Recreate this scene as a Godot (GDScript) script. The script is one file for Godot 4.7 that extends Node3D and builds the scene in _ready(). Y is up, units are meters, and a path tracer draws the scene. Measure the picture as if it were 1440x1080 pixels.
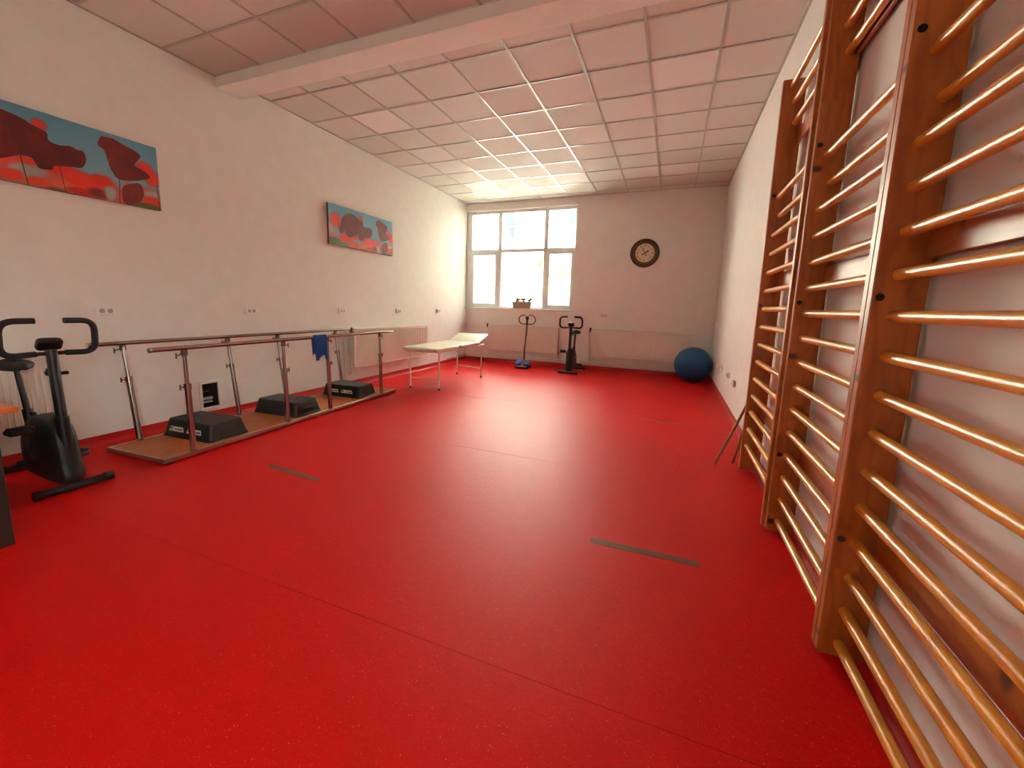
extends Node3D

# ------------------------------------------------------------------ room measures (metres, floor at y = 0)
const XL := -4.60
const XR := 0.79
const ZB := -8.885
const ZR := 1.70
const CEIL := 3.623
const CEIL_NEAR := 3.586
const EYE := 1.31

var rng := RandomNumberGenerator.new()
var taken := {}
var MAT := {}


# ------------------------------------------------------------------ mesh collector
class MB:
	var v := PackedVector3Array()
	var n := PackedVector3Array()
	var t := PackedVector2Array()
	var i := PackedInt32Array()
	var uo := Vector2.ZERO

	func vert(p: Vector3, nn: Vector3, uv: Vector2) -> int:
		v.append(p); n.append(nn); t.append(uv + uo)
		return v.size() - 1

	func tri(a: int, b: int, c: int) -> void:
		var g := (v[b] - v[a]).cross(v[c] - v[a])
		if g.dot(n[a] + n[b] + n[c]) > 0.0:
			i.append(a); i.append(c); i.append(b)
		else:
			i.append(a); i.append(b); i.append(c)

	func flat4(a: Vector3, b: Vector3, c: Vector3, d: Vector3, nn: Vector3, ua: Vector2, ub: Vector2, uc: Vector2, ud: Vector2) -> void:
		var q0 := vert(a, nn, ua)
		var q1 := vert(b, nn, ub)
		var q2 := vert(c, nn, uc)
		var q3 := vert(d, nn, ud)
		tri(q0, q1, q2); tri(q0, q2, q3)

	func flat3(a: Vector3, b: Vector3, c: Vector3, nn: Vector3) -> void:
		var q0 := vert(a, nn, Vector2(a.x, a.y))
		var q1 := vert(b, nn, Vector2(b.x, b.y))
		var q2 := vert(c, nn, Vector2(c.x, c.y))
		tri(q0, q1, q2)


func bx(m: MB, c: Vector3, s: Vector3, bev := 0.0, bs := Basis()) -> void:
	var h := s * 0.5
	var g := s.max_axis_index()
	bev = minf(bev, 0.45 * minf(s.x, minf(s.y, s.z)))
	for a in 3:
		var b := (a + 1) % 3
		var d := (a + 2) % 3
		if d == g:
			var sw := b
			b = d
			d = sw
		for sg in [-1.0, 1.0]:
			var ps: Array[Vector3] = []
			var us: Array[Vector2] = []
			for q in [[-1, -1], [1, -1], [1, 1], [-1, 1]]:
				var p := Vector3.ZERO
				p[a] = sg * h[a]
				p[b] = q[0] * (h[b] - bev)
				p[d] = q[1] * (h[d] - bev)
				us.append(Vector2(p[b] + c[b], p[d] + c[d] + 0.37 * a))
				ps.append(c + bs * p)
			var nn := Vector3.ZERO
			nn[a] = sg
			m.flat4(ps[0], ps[1], ps[2], ps[3], bs * nn, us[0], us[1], us[2], us[3])
	if bev <= 0.0:
		return
	for a in 3:
		var b := (a + 1) % 3
		var d := (a + 2) % 3
		for sb in [-1.0, 1.0]:
			for sd in [-1.0, 1.0]:
				var ps: Array[Vector3] = []
				for q in [[-1, 0], [1, 0], [1, 1], [-1, 1]]:
					var p := Vector3.ZERO
					p[a] = q[0] * (h[a] - bev)
					p[b] = sb * (h[b] - (bev if q[1] == 1 else 0.0))
					p[d] = sd * (h[d] - (0.0 if q[1] == 1 else bev))
					ps.append(p)
				var nn := Vector3.ZERO
				nn[b] = sb
				nn[d] = sd
				nn = nn.normalized()
				m.flat4(c + bs * ps[0], c + bs * ps[1], c + bs * ps[2], c + bs * ps[3], bs * nn, Vector2(ps[0][a], 0), Vector2(ps[1][a], 0), Vector2(ps[2][a], bev), Vector2(ps[3][a], bev))
	for sx in [-1.0, 1.0]:
		for sy in [-1.0, 1.0]:
			for sz in [-1.0, 1.0]:
				var k := Vector3(sx, sy, sz)
				var e := h - Vector3(bev, bev, bev)
				m.flat3(c + bs * (k * Vector3(h.x, e.y, e.z)), c + bs * (k * Vector3(e.x, h.y, e.z)), c + bs * (k * Vector3(e.x, e.y, h.z)), bs * k.normalized())


func span(m: MB, lo: Vector3, hi: Vector3, bev := 0.0) -> void:
	bx(m, (lo + hi) * 0.5, (hi - lo).abs(), bev)


func tube(m: MB, pts: Array, rad, seg := 12, caps := true) -> void:
	var cnt := pts.size()
	var tan0: Vector3 = (pts[1] - pts[0]).normalized()
	var up := Vector3.UP if absf(tan0.y) < 0.9 else Vector3.RIGHT
	var side := tan0.cross(up).normalized()
	var along := 0.0
	var prev := []
	for k in cnt:
		var p: Vector3 = pts[k]
		var tg: Vector3
		if k == 0:
			tg = tan0
		elif k == cnt - 1:
			tg = (pts[k] - pts[k - 1]).normalized()
		else:
			var t1: Vector3 = (pts[k] - pts[k - 1]).normalized()
			var t2: Vector3 = (pts[k + 1] - pts[k]).normalized()
			tg = (t1 + t2).normalized()
		side = (side - tg * side.dot(tg)).normalized()
		var oth := tg.cross(side)
		var r: float = rad[k] if rad is Array else rad
		if k > 0:
			along += (pts[k] as Vector3).distance_to(pts[k - 1])
		var ring := []
		for s in seg + 1:
			var a := TAU * s / seg
			var nn := side * cos(a) + oth * sin(a)
			ring.append(m.vert(p + nn * r, nn, Vector2(along, r * a)))
		if k > 0:
			for s in seg:
				m.tri(prev[s], prev[s + 1], ring[s + 1])
				m.tri(prev[s], ring[s + 1], ring[s])
		if caps and (k == 0 or k == cnt - 1):
			var cn := -tg if k == 0 else tg
			var mid := m.vert(p, cn, Vector2.ZERO)
			var first := -1
			var last := -1
			for s in seg:
				var a := TAU * s / seg
				var nn := side * cos(a) + oth * sin(a)
				var q := m.vert(p + nn * r, cn, Vector2(cos(a), sin(a)) * r)
				if s == 0:
					first = q
				else:
					m.tri(mid, last, q)
				last = q
			m.tri(mid, last, first)
		prev = ring


func lathe(m: MB, prof: Array, at: Vector3, bs := Basis(), seg := 24, smooth := false) -> void:
	# profile points are (radius, height); height runs along the basis' y axis
	for k in prof.size() - 1:
		var a: Vector2 = prof[k]
		var b: Vector2 = prof[k + 1]
		var d := (b - a).normalized()
		var na := Vector2(d.y, -d.x)
		var nb := na
		if smooth:
			if k > 0:
				var e: Vector2 = (a - (prof[k - 1] as Vector2)).normalized()
				na = (na + Vector2(e.y, -e.x)).normalized()
			if k < prof.size() - 2:
				var e2: Vector2 = ((prof[k + 2] as Vector2) - b).normalized()
				nb = (nb + Vector2(e2.y, -e2.x)).normalized()
		var ra := []
		var rb := []
		for s in seg + 1:
			var w := TAU * s / seg
			var c := Vector3(cos(w), 0, sin(w))
			ra.append(m.vert(at + bs * (c * a.x + Vector3(0, a.y, 0)), bs * (c * na.x + Vector3(0, na.y, 0)), Vector2(w * 0.1, a.y + a.x)))
			rb.append(m.vert(at + bs * (c * b.x + Vector3(0, b.y, 0)), bs * (c * nb.x + Vector3(0, nb.y, 0)), Vector2(w * 0.1, b.y + b.x)))
		for s in seg:
			if a.x > 1e-6:
				m.tri(ra[s], ra[s + 1], rb[s])
			if b.x > 1e-6:
				m.tri(ra[s + 1], rb[s + 1], rb[s])


func prism(m: MB, poly: Array, depth: float, xf: Transform3D) -> void:
	# polygon in the local xy plane, thickness along local z, centred
	var pk := PackedVector2Array(poly)
	var ids := Geometry2D.triangulate_polygon(pk)
	var area := 0.0
	for k in pk.size():
		area += pk[k].cross(pk[(k + 1) % pk.size()])
	for sg in [-1.0, 1.0]:
		var base := m.v.size()
		var nn := xf.basis * Vector3(0, 0, sg)
		for q in pk:
			m.vert(xf * Vector3(q.x, q.y, sg * depth * 0.5), nn, q)
		for k in range(0, ids.size(), 3):
			m.tri(base + ids[k], base + ids[k + 1], base + ids[k + 2])
	for k in pk.size():
		var a := pk[k]
		var b := pk[(k + 1) % pk.size()]
		var d := (b - a).normalized()
		var nn2 := Vector3(d.y, -d.x, 0) * (1.0 if area > 0 else -1.0)
		m.flat4(xf * Vector3(a.x, a.y, -depth * 0.5), xf * Vector3(b.x, b.y, -depth * 0.5), xf * Vector3(b.x, b.y, depth * 0.5), xf * Vector3(a.x, a.y, depth * 0.5), (xf.basis * nn2).normalized(), a, b, b, a)


func grid(m: MB, nu: int, nv: int, f: Callable, flip := false) -> void:
	var base := m.v.size()
	var e := 0.002
	for j in nv + 1:
		for k in nu + 1:
			var u := float(k) / nu
			var w := float(j) / nv
			var p: Vector3 = f.call(u, w)
			var u0 := clampf(u, e, 1 - e)
			var w0 := clampf(w, e, 1 - e)
			var du: Vector3 = f.call(u0 + e, w0) - f.call(u0 - e, w0)
			var dw: Vector3 = f.call(u0, w0 + e) - f.call(u0, w0 - e)
			var nn := du.cross(dw).normalized()
			if flip:
				nn = -nn
			m.vert(p, nn, Vector2(u, w))
	for j in nv:
		for k in nu:
			var q := base + j * (nu + 1) + k
			m.tri(q, q + 1, q + nu + 2)
			m.tri(q, q + nu + 2, q + nu + 1)


func spow(x: float, e: float) -> float:
	return signf(x) * pow(absf(x), e)


func pillow(m: MB, c: Vector3, s: Vector3, e1: float, e2: float, bs := Basis(), nu := 28, nv := 14) -> void:
	# superellipsoid: e near 0 is a box with round edges, 1 an ellipsoid; y is its short axis
	var f := func(u: float, w: float) -> Vector3:
		var a := TAU * u
		var b := PI * (clampf(w, 0.0005, 0.9995) - 0.5)
		var cb := spow(cos(b), e1)
		if w <= 0.0 or w >= 1.0:
			cb = 0.0
		return c + bs * Vector3(s.x * 0.5 * cb * spow(cos(a), e2), s.y * 0.5 * spow(sin(b), e1), s.z * 0.5 * cb * spow(sin(a), e2))
	var base := m.v.size()
	grid(m, nu, nv, f, true)
	for j in nv + 1:
		for k in nu + 1:
			var a := TAU * k / nu
			var b := PI * (clampf(float(j) / nv, 0.0005, 0.9995) - 0.5)
			var cb := spow(cos(b), 2.0 - e1)
			if j == 0 or j == nv:
				cb = 0.0
			m.n[base + j * (nu + 1) + k] = (bs * Vector3(cb * spow(cos(a), 2.0 - e2) / s.x, spow(sin(b), 2.0 - e1) / s.y, cb * spow(sin(a), 2.0 - e2) / s.z)).normalized()


func rounded(pts: Array, r: float, steps := 5) -> Array:
	var out := [pts[0]]
	for k in range(1, pts.size() - 1):
		var p: Vector3 = pts[k]
		var a: Vector3 = pts[k - 1] - p
		var b: Vector3 = pts[k + 1] - p
		var ra := minf(r, a.length() * 0.5)
		var rb := minf(r, b.length() * 0.5)
		var p0 := p + a.normalized() * ra
		var p2 := p + b.normalized() * rb
		for s in steps + 1:
			var t := float(s) / steps
			out.append(p0.lerp(p, t).lerp(p.lerp(p2, t), t))
	out.append(pts[-1])
	return out


# ------------------------------------------------------------------ nodes
func numbered(called: String) -> String:
	if not taken.has(called):
		taken[called] = 0
		return called
	taken[called] += 1
	return "%s_%03d" % [called, taken[called]]


func obj(called: String, m: MB, mat: Material, parent: Node3D = null) -> MeshInstance3D:
	var arr := []
	arr.resize(Mesh.ARRAY_MAX)
	arr[Mesh.ARRAY_VERTEX] = m.v
	arr[Mesh.ARRAY_NORMAL] = m.n
	arr[Mesh.ARRAY_TEX_UV] = m.t
	arr[Mesh.ARRAY_INDEX] = m.i
	var am := ArrayMesh.new()
	am.add_surface_from_arrays(Mesh.PRIMITIVE_TRIANGLES, arr)
	am.surface_set_material(0, mat)
	return put(called, am, parent)


func put(called: String, mesh: Mesh, parent: Node3D = null) -> MeshInstance3D:
	var o := MeshInstance3D.new()
	o.mesh = mesh
	o.cast_shadow = GeometryInstance3D.SHADOW_CASTING_SETTING_ON
	if parent == null:
		o.name = numbered(called)
		add_child(o, true)
	else:
		o.name = called
		parent.add_child(o, true)
	return o


func tag(o: Node, label: String, category: String, group := "") -> void:
	o.set_meta("label", label)
	o.set_meta("category", category)
	if group != "":
		o.set_meta("group", group)


func thing(called: String, label: String, category: String, at := Vector3.ZERO, turn := 0.0, group := "") -> Node3D:
	var o := Node3D.new()
	o.name = numbered(called)
	add_child(o, true)
	o.position = at
	o.rotation.y = turn
	tag(o, label, category, group)
	return o


func copy_of(src: Node3D, called: String, label: String, at: Vector3, turn: float) -> Node3D:
	var o: Node3D = src.duplicate()
	o.name = numbered(called)
	add_child(o, true)
	o.position = at
	o.rotation.y = turn
	o.set_meta("label", label)
	return o


func structure(called: String) -> Node3D:
	var o := Node3D.new()
	o.name = called
	add_child(o, true)
	o.set_meta("kind", "structure")
	return o


func struct_mesh(called: String, m: MB, mat: Material, label := "", category := "") -> MeshInstance3D:
	var o := obj(called, m, mat)
	o.set_meta("kind", "structure")
	if label != "":
		tag(o, label, category)
	return o


# ------------------------------------------------------------------ textures and materials
func noise_image(size: int, freq: float, seed_: int, lo: Color, hi: Color, octaves := 4) -> Image:
	var nz := FastNoiseLite.new()
	nz.seed = seed_
	nz.noise_type = FastNoiseLite.TYPE_SIMPLEX_SMOOTH
	nz.frequency = freq
	nz.fractal_octaves = octaves
	var src := nz.get_seamless_image(size, size)
	var im := Image.create(size, size, false, Image.FORMAT_RGB8)
	for y in size:
		for x in size:
			im.set_pixel(x, y, lo.lerp(hi, src.get_pixel(x, y).r))
	return im


func tex(im: Image) -> ImageTexture:
	im.generate_mipmaps()
	return ImageTexture.create_from_image(im)


func normal_of(size: int, freq: float, seed_: int, strength: float, octaves := 4) -> ImageTexture:
	var im := noise_image(size, freq, seed_, Color.BLACK, Color.WHITE, octaves)
	im.bump_map_to_normal_map(strength)
	return tex(im)


func plain(c: Color, rough: float, metal := 0.0) -> StandardMaterial3D:
	var s := StandardMaterial3D.new()
	s.albedo_color = c
	s.roughness = rough
	s.metallic = metal
	return s


func c8(r: int, g: int, b: int) -> Color:
	return Color8(r, g, b)


func floor_image() -> Image:
	var n := 2048
	var im := Image.create(n, n, false, Image.FORMAT_RGB8)
	im.fill(c8(206, 5, 3))
	var tones := [c8(190, 4, 3), c8(218, 16, 10), c8(226, 60, 44), c8(232, 116, 92), c8(236, 164, 136), c8(166, 8, 6)]
	var share := [0.32, 0.66, 0.90, 0.945, 0.972, 1.0]
	for k in 70000:
		var x := rng.randi_range(0, n - 1)
		var y := rng.randi_range(0, n - 1)
		var q := rng.randf()
		var ci := 0
		while q > share[ci]:
			ci += 1
		var w := rng.randi_range(1, 3)
		var h := rng.randi_range(1, 3)
		if ci == 3 or ci == 4:
			w = rng.randi_range(1, 2)
			h = rng.randi_range(1, 3)
		im.fill_rect(Rect2i(x, y, w, h), tones[ci])
	return im


func wood_image(w: int, h: int, base: Color, dark: Color, light: Color, seed_: int, knots: int) -> Image:
	var nz := FastNoiseLite.new()
	nz.seed = seed_
	nz.frequency = 0.02
	nz.fractal_octaves = 3
	var im := Image.create(w, h, false, Image.FORMAT_RGB8)
	var ks := []
	for k in knots:
		ks.append(Vector3(rng.randf() * w, rng.randf() * h, rng.randf_range(2.0, 4.5)))
	for y in h:
		for x in w:
			var bend := 0.0
			var dk := 0.0
			for kk in ks:
				var dx: float = (x - kk.x) * 0.45
				var dy: float = y - kk.y
				var d2: float = dx * dx + dy * dy
				var r: float = kk.z
				bend += signf(dy) * 9.0 * exp(-d2 / (r * r * 9.0))
				dk = maxf(dk, clampf(1.6 - sqrt(d2) / r, 0.0, 1.0))
			var yy := y + bend
			var a := nz.get_noise_2d(x * 0.10, yy * 2.2)
			var b := nz.get_noise_2d(x * 0.5 + 500.0, yy * 9.0)
			var ring := 0.5 + 0.5 * sin((yy + 14.0 * a) * 0.55)
			var c := base.lerp(dark, clampf(0.55 * ring * ring + 0.35 * b, 0.0, 1.0)).lerp(light, clampf(a * 0.6, 0.0, 0.5))
			im.set_pixel(x, y, c.lerp(Color8(52, 18, 8), dk * 0.85))
	return im


func poppy_image() -> Image:
	var w := 768
	var h := 300
	var im := Image.create(w, h, false, Image.FORMAT_RGB8)
	var nz := FastNoiseLite.new()
	nz.seed = 4
	nz.frequency = 0.012
	nz.fractal_octaves = 3
	# soft backdrop of out-of-focus flowers
	var blobs := [
		[0.09, 0.38, 0.075, 0.18, c8(228, 44, 28)], [0.03, 0.62, 0.05, 0.10, c8(196, 150, 150)], [0.14, 0.52, 0.03, 0.08, c8(190, 46, 36)],
		[0.22, 0.76, 0.075, 0.12, c8(226, 52, 60)], [0.30, 0.72, 0.07, 0.10, c8(232, 72, 70)], [0.07, 0.90, 0.10, 0.10, c8(66, 92, 56)],
		[0.18, 0.96, 0.10, 0.07, c8(80, 104, 62)], [0.36, 0.85, 0.04, 0.10, c8(170, 164, 158)], [0.42, 0.80, 0.05, 0.07, c8(150, 152, 150)],
		[0.33, 0.90, 0.05, 0.07, c8(230, 60, 36)], [0.44, 0.94, 0.07, 0.06, c8(226, 70, 46)], [0.40, 0.68, 0.05, 0.05, c8(224, 48, 34)],
		[0.55, 0.72, 0.09, 0.09, c8(224, 40, 26)], [0.62, 0.80, 0.10, 0.12, c8(234, 52, 26)], [0.70, 0.73, 0.06, 0.09, c8(226, 36, 24)],
		[0.52, 0.90, 0.06, 0.07, c8(222, 96, 62)], [0.60, 0.95, 0.07, 0.05, c8(196, 30, 22)], [0.68, 0.92, 0.05, 0.08, c8(120, 24, 20)],
		[0.735, 0.88, 0.03, 0.11, c8(168, 168, 164)], [0.92, 0.40, 0.05, 0.13, c8(230, 48, 36)], [0.97, 0.52, 0.05, 0.12, c8(228, 50, 34)],
		[0.95, 0.76, 0.05, 0.06, c8(176, 168, 160)], [0.95, 0.88, 0.05, 0.08, c8(214, 60, 42)], [0.46, 0.17, 0.035, 0.07, c8(214, 52, 44)],
		[0.91, 0.97, 0.09, 0.05, c8(108, 92, 44)], [0.50, 0.985, 0.05, 0.03, c8(110, 92, 60)],
	]
	for y in h:
		for x in w:
			var u := (x + 0.5) / w
			var q := (y + 0.5) / h
			var c := c8(92, 148, 172).lerp(c8(132, 170, 184), clampf(q * 1.4, 0.0, 1.0))
			var wob := nz.get_noise_2d(x, y)
			c = c.lerp(c8(206, 84, 62), smoothstep(0.62, 0.80, q + 0.12 * wob) * 0.8)
			for b in blobs:
				var dx: float = (u - b[0]) / b[2]
				var dy: float = (q - b[1]) / b[3]
				var d := dx * dx + dy * dy + 0.5 * wob
				if d < 1.5:
					c = c.lerp(b[4], 1.0 - smoothstep(0.2, 1.45, d))
			im.set_pixel(x, y, c)
	var stems := [[Vector2(0.372, 0.64), Vector2(0.388, 1.01), 3], [Vector2(0.518, 0.62), Vector2(0.534, 1.01), 2], [Vector2(0.787, 0.62), Vector2(0.777, 1.0), 3], [Vector2(0.985, 0.6), Vector2(0.99, 1.0), 3]]
	for s in stems:
		for k in 220:
			var p: Vector2 = (s[0] as Vector2).lerp(s[1], k / 219.0)
			im.fill_rect(Rect2i(int(p.x * w), int(p.y * h), s[2], 2), c8(58, 18, 14))
	var big := [Vector2(0.165, 0.36), Vector2(0.194, 0.238), Vector2(0.235, 0.16), Vector2(0.28, 0.115), Vector2(0.33, 0.12), Vector2(0.391, 0.15), Vector2(0.429, 0.2), Vector2(0.474, 0.232), Vector2(0.487, 0.268), Vector2(0.489, 0.346), Vector2(0.531, 0.371), Vector2(0.573, 0.345), Vector2(0.603, 0.368), Vector2(0.629, 0.37), Vector2(0.638, 0.482), Vector2(0.615, 0.602), Vector2(0.572, 0.627), Vector2(0.515, 0.659), Vector2(0.495, 0.679), Vector2(0.489, 0.725), Vector2(0.459, 0.746), Vector2(0.436, 0.741), Vector2(0.417, 0.646), Vector2(0.399, 0.629), Vector2(0.364, 0.643), Vector2(0.325, 0.70), Vector2(0.28, 0.74), Vector2(0.236, 0.69), Vector2(0.21, 0.60), Vector2(0.19, 0.66), Vector2(0.155, 0.68), Vector2(0.135, 0.6), Vector2(0.155, 0.5)]
	var tall := [Vector2(0.7, 0.214), Vector2(0.716, 0.087), Vector2(0.739, 0.068), Vector2(0.774, 0.06), Vector2(0.815, 0.095), Vector2(0.876, 0.141), Vector2(0.909, 0.196), Vector2(0.897, 0.262), Vector2(0.876, 0.336), Vector2(0.877, 0.38), Vector2(0.918, 0.416), Vector2(0.95, 0.479), Vector2(0.934, 0.537), Vector2(0.846, 0.625), Vector2(0.784, 0.64), Vector2(0.757, 0.564), Vector2(0.745, 0.484), Vector2(0.739, 0.4), Vector2(0.727, 0.27)]
	var low := [Vector2(0.797, 0.773), Vector2(0.82, 0.70), Vector2(0.851, 0.662), Vector2(0.891, 0.634), Vector2(0.91, 0.736), Vector2(0.896, 0.88), Vector2(0.847, 0.986), Vector2(0.797, 0.977)]
	for fl in [[low, c8(120, 22, 20)], [big, c8(92, 6, 10)], [tall, c8(104, 6, 10)]]:
		var pk := PackedVector2Array()
		var src: Array = fl[0]
		for k in src.size():
			for j in 5:
				var q: Vector2 = (src[k] as Vector2).cubic_interpolate(src[(k + 1) % src.size()], src[(k - 1 + src.size()) % src.size()], src[(k + 2) % src.size()], j / 5.0)
				pk.append(q * Vector2(w, h))
		var x0 := w
		var x1 := 0
		for q in pk:
			x0 = mini(x0, int(q.x)); x1 = maxi(x1, int(q.x) + 1)
		for y in h:
			for x in range(maxi(x0, 0), mini(x1, w)):
				if Geometry2D.is_point_in_polygon(Vector2(x, y), pk):
					var petal := 0.5 + 0.5 * sin(x * 0.05 + 3.0 * nz.get_noise_2d(x * 2.0, y * 2.0)) * cos(y * 0.03)
					var c2: Color = fl[1]
					im.set_pixel(x, y, c2.lerp(c8(140, 14, 14), petal * 0.5).lerp(c8(64, 6, 10), 0.45 * clampf(nz.get_noise_2d(x * 1.3 + 90.0, y * 0.7), 0.0, 1.0)))
	return im


func make_materials() -> void:
	var wall := plain(Color.WHITE, 0.88)
	wall.albedo_texture = tex(noise_image(256, 0.02, 11, c8(232, 227, 219), c8(238, 233, 226)))
	wall.normal_enabled = true
	wall.normal_texture = normal_of(512, 0.06, 12, 3.0, 5)
	wall.normal_scale = 0.06
	wall.uv1_triplanar = true
	wall.uv1_world_triplanar = true
	wall.uv1_scale = Vector3(0.7, 0.7, 0.7)
	MAT.wall = wall
	var fl := plain(Color.WHITE, 0.5)
	fl.metallic_specular = 0.28
	fl.albedo_texture = tex(floor_image())
	fl.normal_enabled = true
	fl.normal_texture = normal_of(512, 0.09, 31, 2.0, 4)
	fl.normal_scale = 0.10
	fl.uv1_triplanar = true
	fl.uv1_world_triplanar = true
	fl.uv1_scale = Vector3(0.5, 0.5, 0.5)
	MAT.floor = fl
	MAT.weld = plain(c8(176, 6, 5), 0.6)
	MAT.skirting = plain(c8(188, 8, 6), 0.5)
	var tile := plain(Color.WHITE, 0.9)
	tile.albedo_texture = tex(noise_image(256, 0.18, 21, c8(210, 205, 198), c8(228, 223, 216), 3))
	tile.uv1_triplanar = true
	tile.uv1_world_triplanar = true
	tile.uv1_scale = Vector3(3, 3, 3)
	MAT.tile = tile
	var tile_b: StandardMaterial3D = tile.duplicate()
	tile_b.albedo_color = Color(0.97, 0.965, 0.955)
	MAT.tile_b = tile_b
	MAT.slab = plain(c8(190, 186, 180), 0.9)
	MAT.bar = plain(c8(180, 176, 170), 0.28)
	MAT.diffuser = plain(c8(232, 227, 222), 0.8)
	MAT.upvc = plain(c8(232, 236, 232), 0.3)
	MAT.white = plain(c8(236, 232, 224), 0.4)
	MAT.enamel = plain(c8(232, 222, 208), 0.35)
	MAT.socket = plain(c8(240, 236, 228), 0.35)
	MAT.well = plain(c8(176, 164, 152), 0.5)
	MAT.dark = plain(c8(34, 30, 28), 0.6)
	var gl := StandardMaterial3D.new()
	gl.albedo_color = Color(0.9, 0.97, 0.95, 0.06)
	gl.transparency = BaseMaterial3D.TRANSPARENCY_ALPHA
	gl.roughness = 0.02
	MAT.glass = gl
	var up := plain(Color.WHITE, 0.45)
	up.albedo_texture = tex(wood_image(640, 160, c8(176, 94, 22), c8(142, 66, 10), c8(198, 118, 36), 5, 4))
	up.clearcoat_enabled = true
	up.clearcoat = 0.25
	up.clearcoat_roughness = 0.35
	MAT.upright = up
	var ru := plain(Color.WHITE, 0.34)
	ru.albedo_texture = tex(wood_image(512, 64, c8(222, 148, 32), c8(198, 120, 20), c8(230, 164, 50), 6, 0))
	ru.clearcoat_enabled = true
	ru.clearcoat = 0.35
	ru.clearcoat_roughness = 0.3
	MAT.rung = ru
	var pw := plain(Color.WHITE, 0.5)
	pw.albedo_texture = tex(wood_image(512, 128, c8(184, 98, 40), c8(160, 78, 28), c8(200, 116, 52), 8, 0))
	MAT.plywood = pw
	var dk := plain(Color.WHITE, 0.4)
	dk.albedo_texture = tex(wood_image(256, 64, c8(206, 104, 36), c8(180, 84, 26), c8(222, 124, 50), 9, 0))
	MAT.desktop = dk
	MAT.deskdark = plain(c8(36, 26, 20), 0.5)
	MAT.steel = plain(c8(150, 140, 132), 0.24, 1.0)
	MAT.alu = plain(c8(178, 166, 152), 0.36, 1.0)
	MAT.chrome = plain(c8(216, 214, 212), 0.15, 1.0)
	MAT.darkmetal = plain(c8(96, 84, 76), 0.35, 1.0)
	MAT.black = plain(c8(17, 16, 16), 0.45)
	MAT.blackgloss = plain(c8(22, 21, 21), 0.3)
	MAT.foam = plain(c8(22, 20, 20), 0.75)
	MAT.casing = plain(c8(17, 17, 14), 0.5)
	MAT.silver = plain(c8(176, 178, 178), 0.35, 0.6)
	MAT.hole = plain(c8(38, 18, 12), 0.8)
	var st := plain(c8(40, 37, 35), 0.6)
	st.normal_enabled = true
	st.normal_texture = normal_of(256, 0.2, 51, 3.0, 2)
	st.normal_scale = 0.5
	st.uv1_triplanar = true
	st.uv1_scale = Vector3(6, 6, 6)
	MAT.steptop = st
	MAT.stepside = plain(c8(16, 16, 17), 0.55)
	MAT.sticker = plain(c8(226, 218, 212), 0.5)
	MAT.ink = plain(c8(120, 34, 30), 0.6)
	var tw := plain(c8(32, 84, 156), 0.95)
	tw.normal_enabled = true
	tw.normal_texture = normal_of(256, 0.25, 61, 4.0, 2)
	tw.uv1_scale = Vector3(3, 3, 3)
	MAT.towel = tw
	MAT.vinyl = plain(c8(226, 222, 196), 0.32)
	MAT.cream = plain(c8(226, 214, 192), 0.35)
	MAT.ball = plain(c8(22, 86, 132), 0.42)
	MAT.blue = plain(c8(30, 96, 190), 0.35)
	MAT.darkpole = plain(c8(84, 66, 58), 0.5)
	MAT.maroon = plain(c8(110, 46, 42), 0.6)
	MAT.tape = plain(c8(112, 68, 46), 0.8)
	MAT.tape_worn = plain(c8(164, 46, 34), 0.7)
	MAT.bronze = plain(c8(74, 52, 30), 0.42, 0.25)
	MAT.bronze_light = plain(c8(104, 78, 46), 0.45, 0.3)
	MAT.face = plain(c8(222, 204, 174), 0.6)
	MAT.pot = plain(c8(168, 146, 126), 0.7)
	MAT.soil = plain(c8(60, 44, 32), 0.95)
	var lf := plain(c8(104, 136, 70), 0.6)
	lf.backlight_enabled = true
	lf.backlight = Color(0.02, 0.03, 0.01)
	MAT.leaf = lf
	var lf2 := plain(c8(150, 160, 110), 0.6)
	lf2.backlight_enabled = true
	lf2.backlight = Color(0.03, 0.035, 0.02)
	MAT.leaf_pale = lf2
	MAT.petal = plain(c8(226, 200, 190), 0.7)
	MAT.print = plain(Color.WHITE, 0.6)
	MAT.print.albedo_texture = tex(poppy_image())
	MAT.canvas_side = plain(c8(96, 40, 34), 0.7)
	MAT.stucco = plain(c8(234, 232, 226), 0.9)
	MAT.teal = plain(c8(36, 46, 50), 0.6)
	MAT.yellow = plain(c8(246, 204, 30), 0.8)
	MAT.cream_band = plain(c8(240, 214, 44), 0.8)
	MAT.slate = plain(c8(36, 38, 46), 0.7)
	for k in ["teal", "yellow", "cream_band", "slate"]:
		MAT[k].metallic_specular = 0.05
	MAT.pave = plain(c8(92, 91, 88), 0.9)
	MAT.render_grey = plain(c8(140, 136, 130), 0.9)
	MAT.brass = plain(c8(170, 140, 90), 0.35, 0.9)
	MAT.stick = plain(c8(170, 104, 56), 0.5)


# ------------------------------------------------------------------ builders
func cells(m: MB, axis: int, lo: float, hi: float, us: Array, vs: Array, holes: Array) -> void:
	# a wall made of blocks between cut lines; axis is its thickness direction (0: x, 2: z), u the other level axis, v the height
	for a in us.size() - 1:
		for b in vs.size() - 1:
			var cu: float = (us[a] + us[a + 1]) * 0.5
			var cv: float = (vs[b] + vs[b + 1]) * 0.5
			var open := false
			for hl in holes:
				if cu > hl[0] and cu < hl[1] and cv > hl[2] and cv < hl[3]:
					open = true
			if open:
				continue
			if axis == 0:
				span(m, Vector3(lo, vs[b], us[a]), Vector3(hi, vs[b + 1], us[a + 1]))
			else:
				span(m, Vector3(us[a], vs[b], lo), Vector3(us[a + 1], vs[b + 1], hi))


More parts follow.
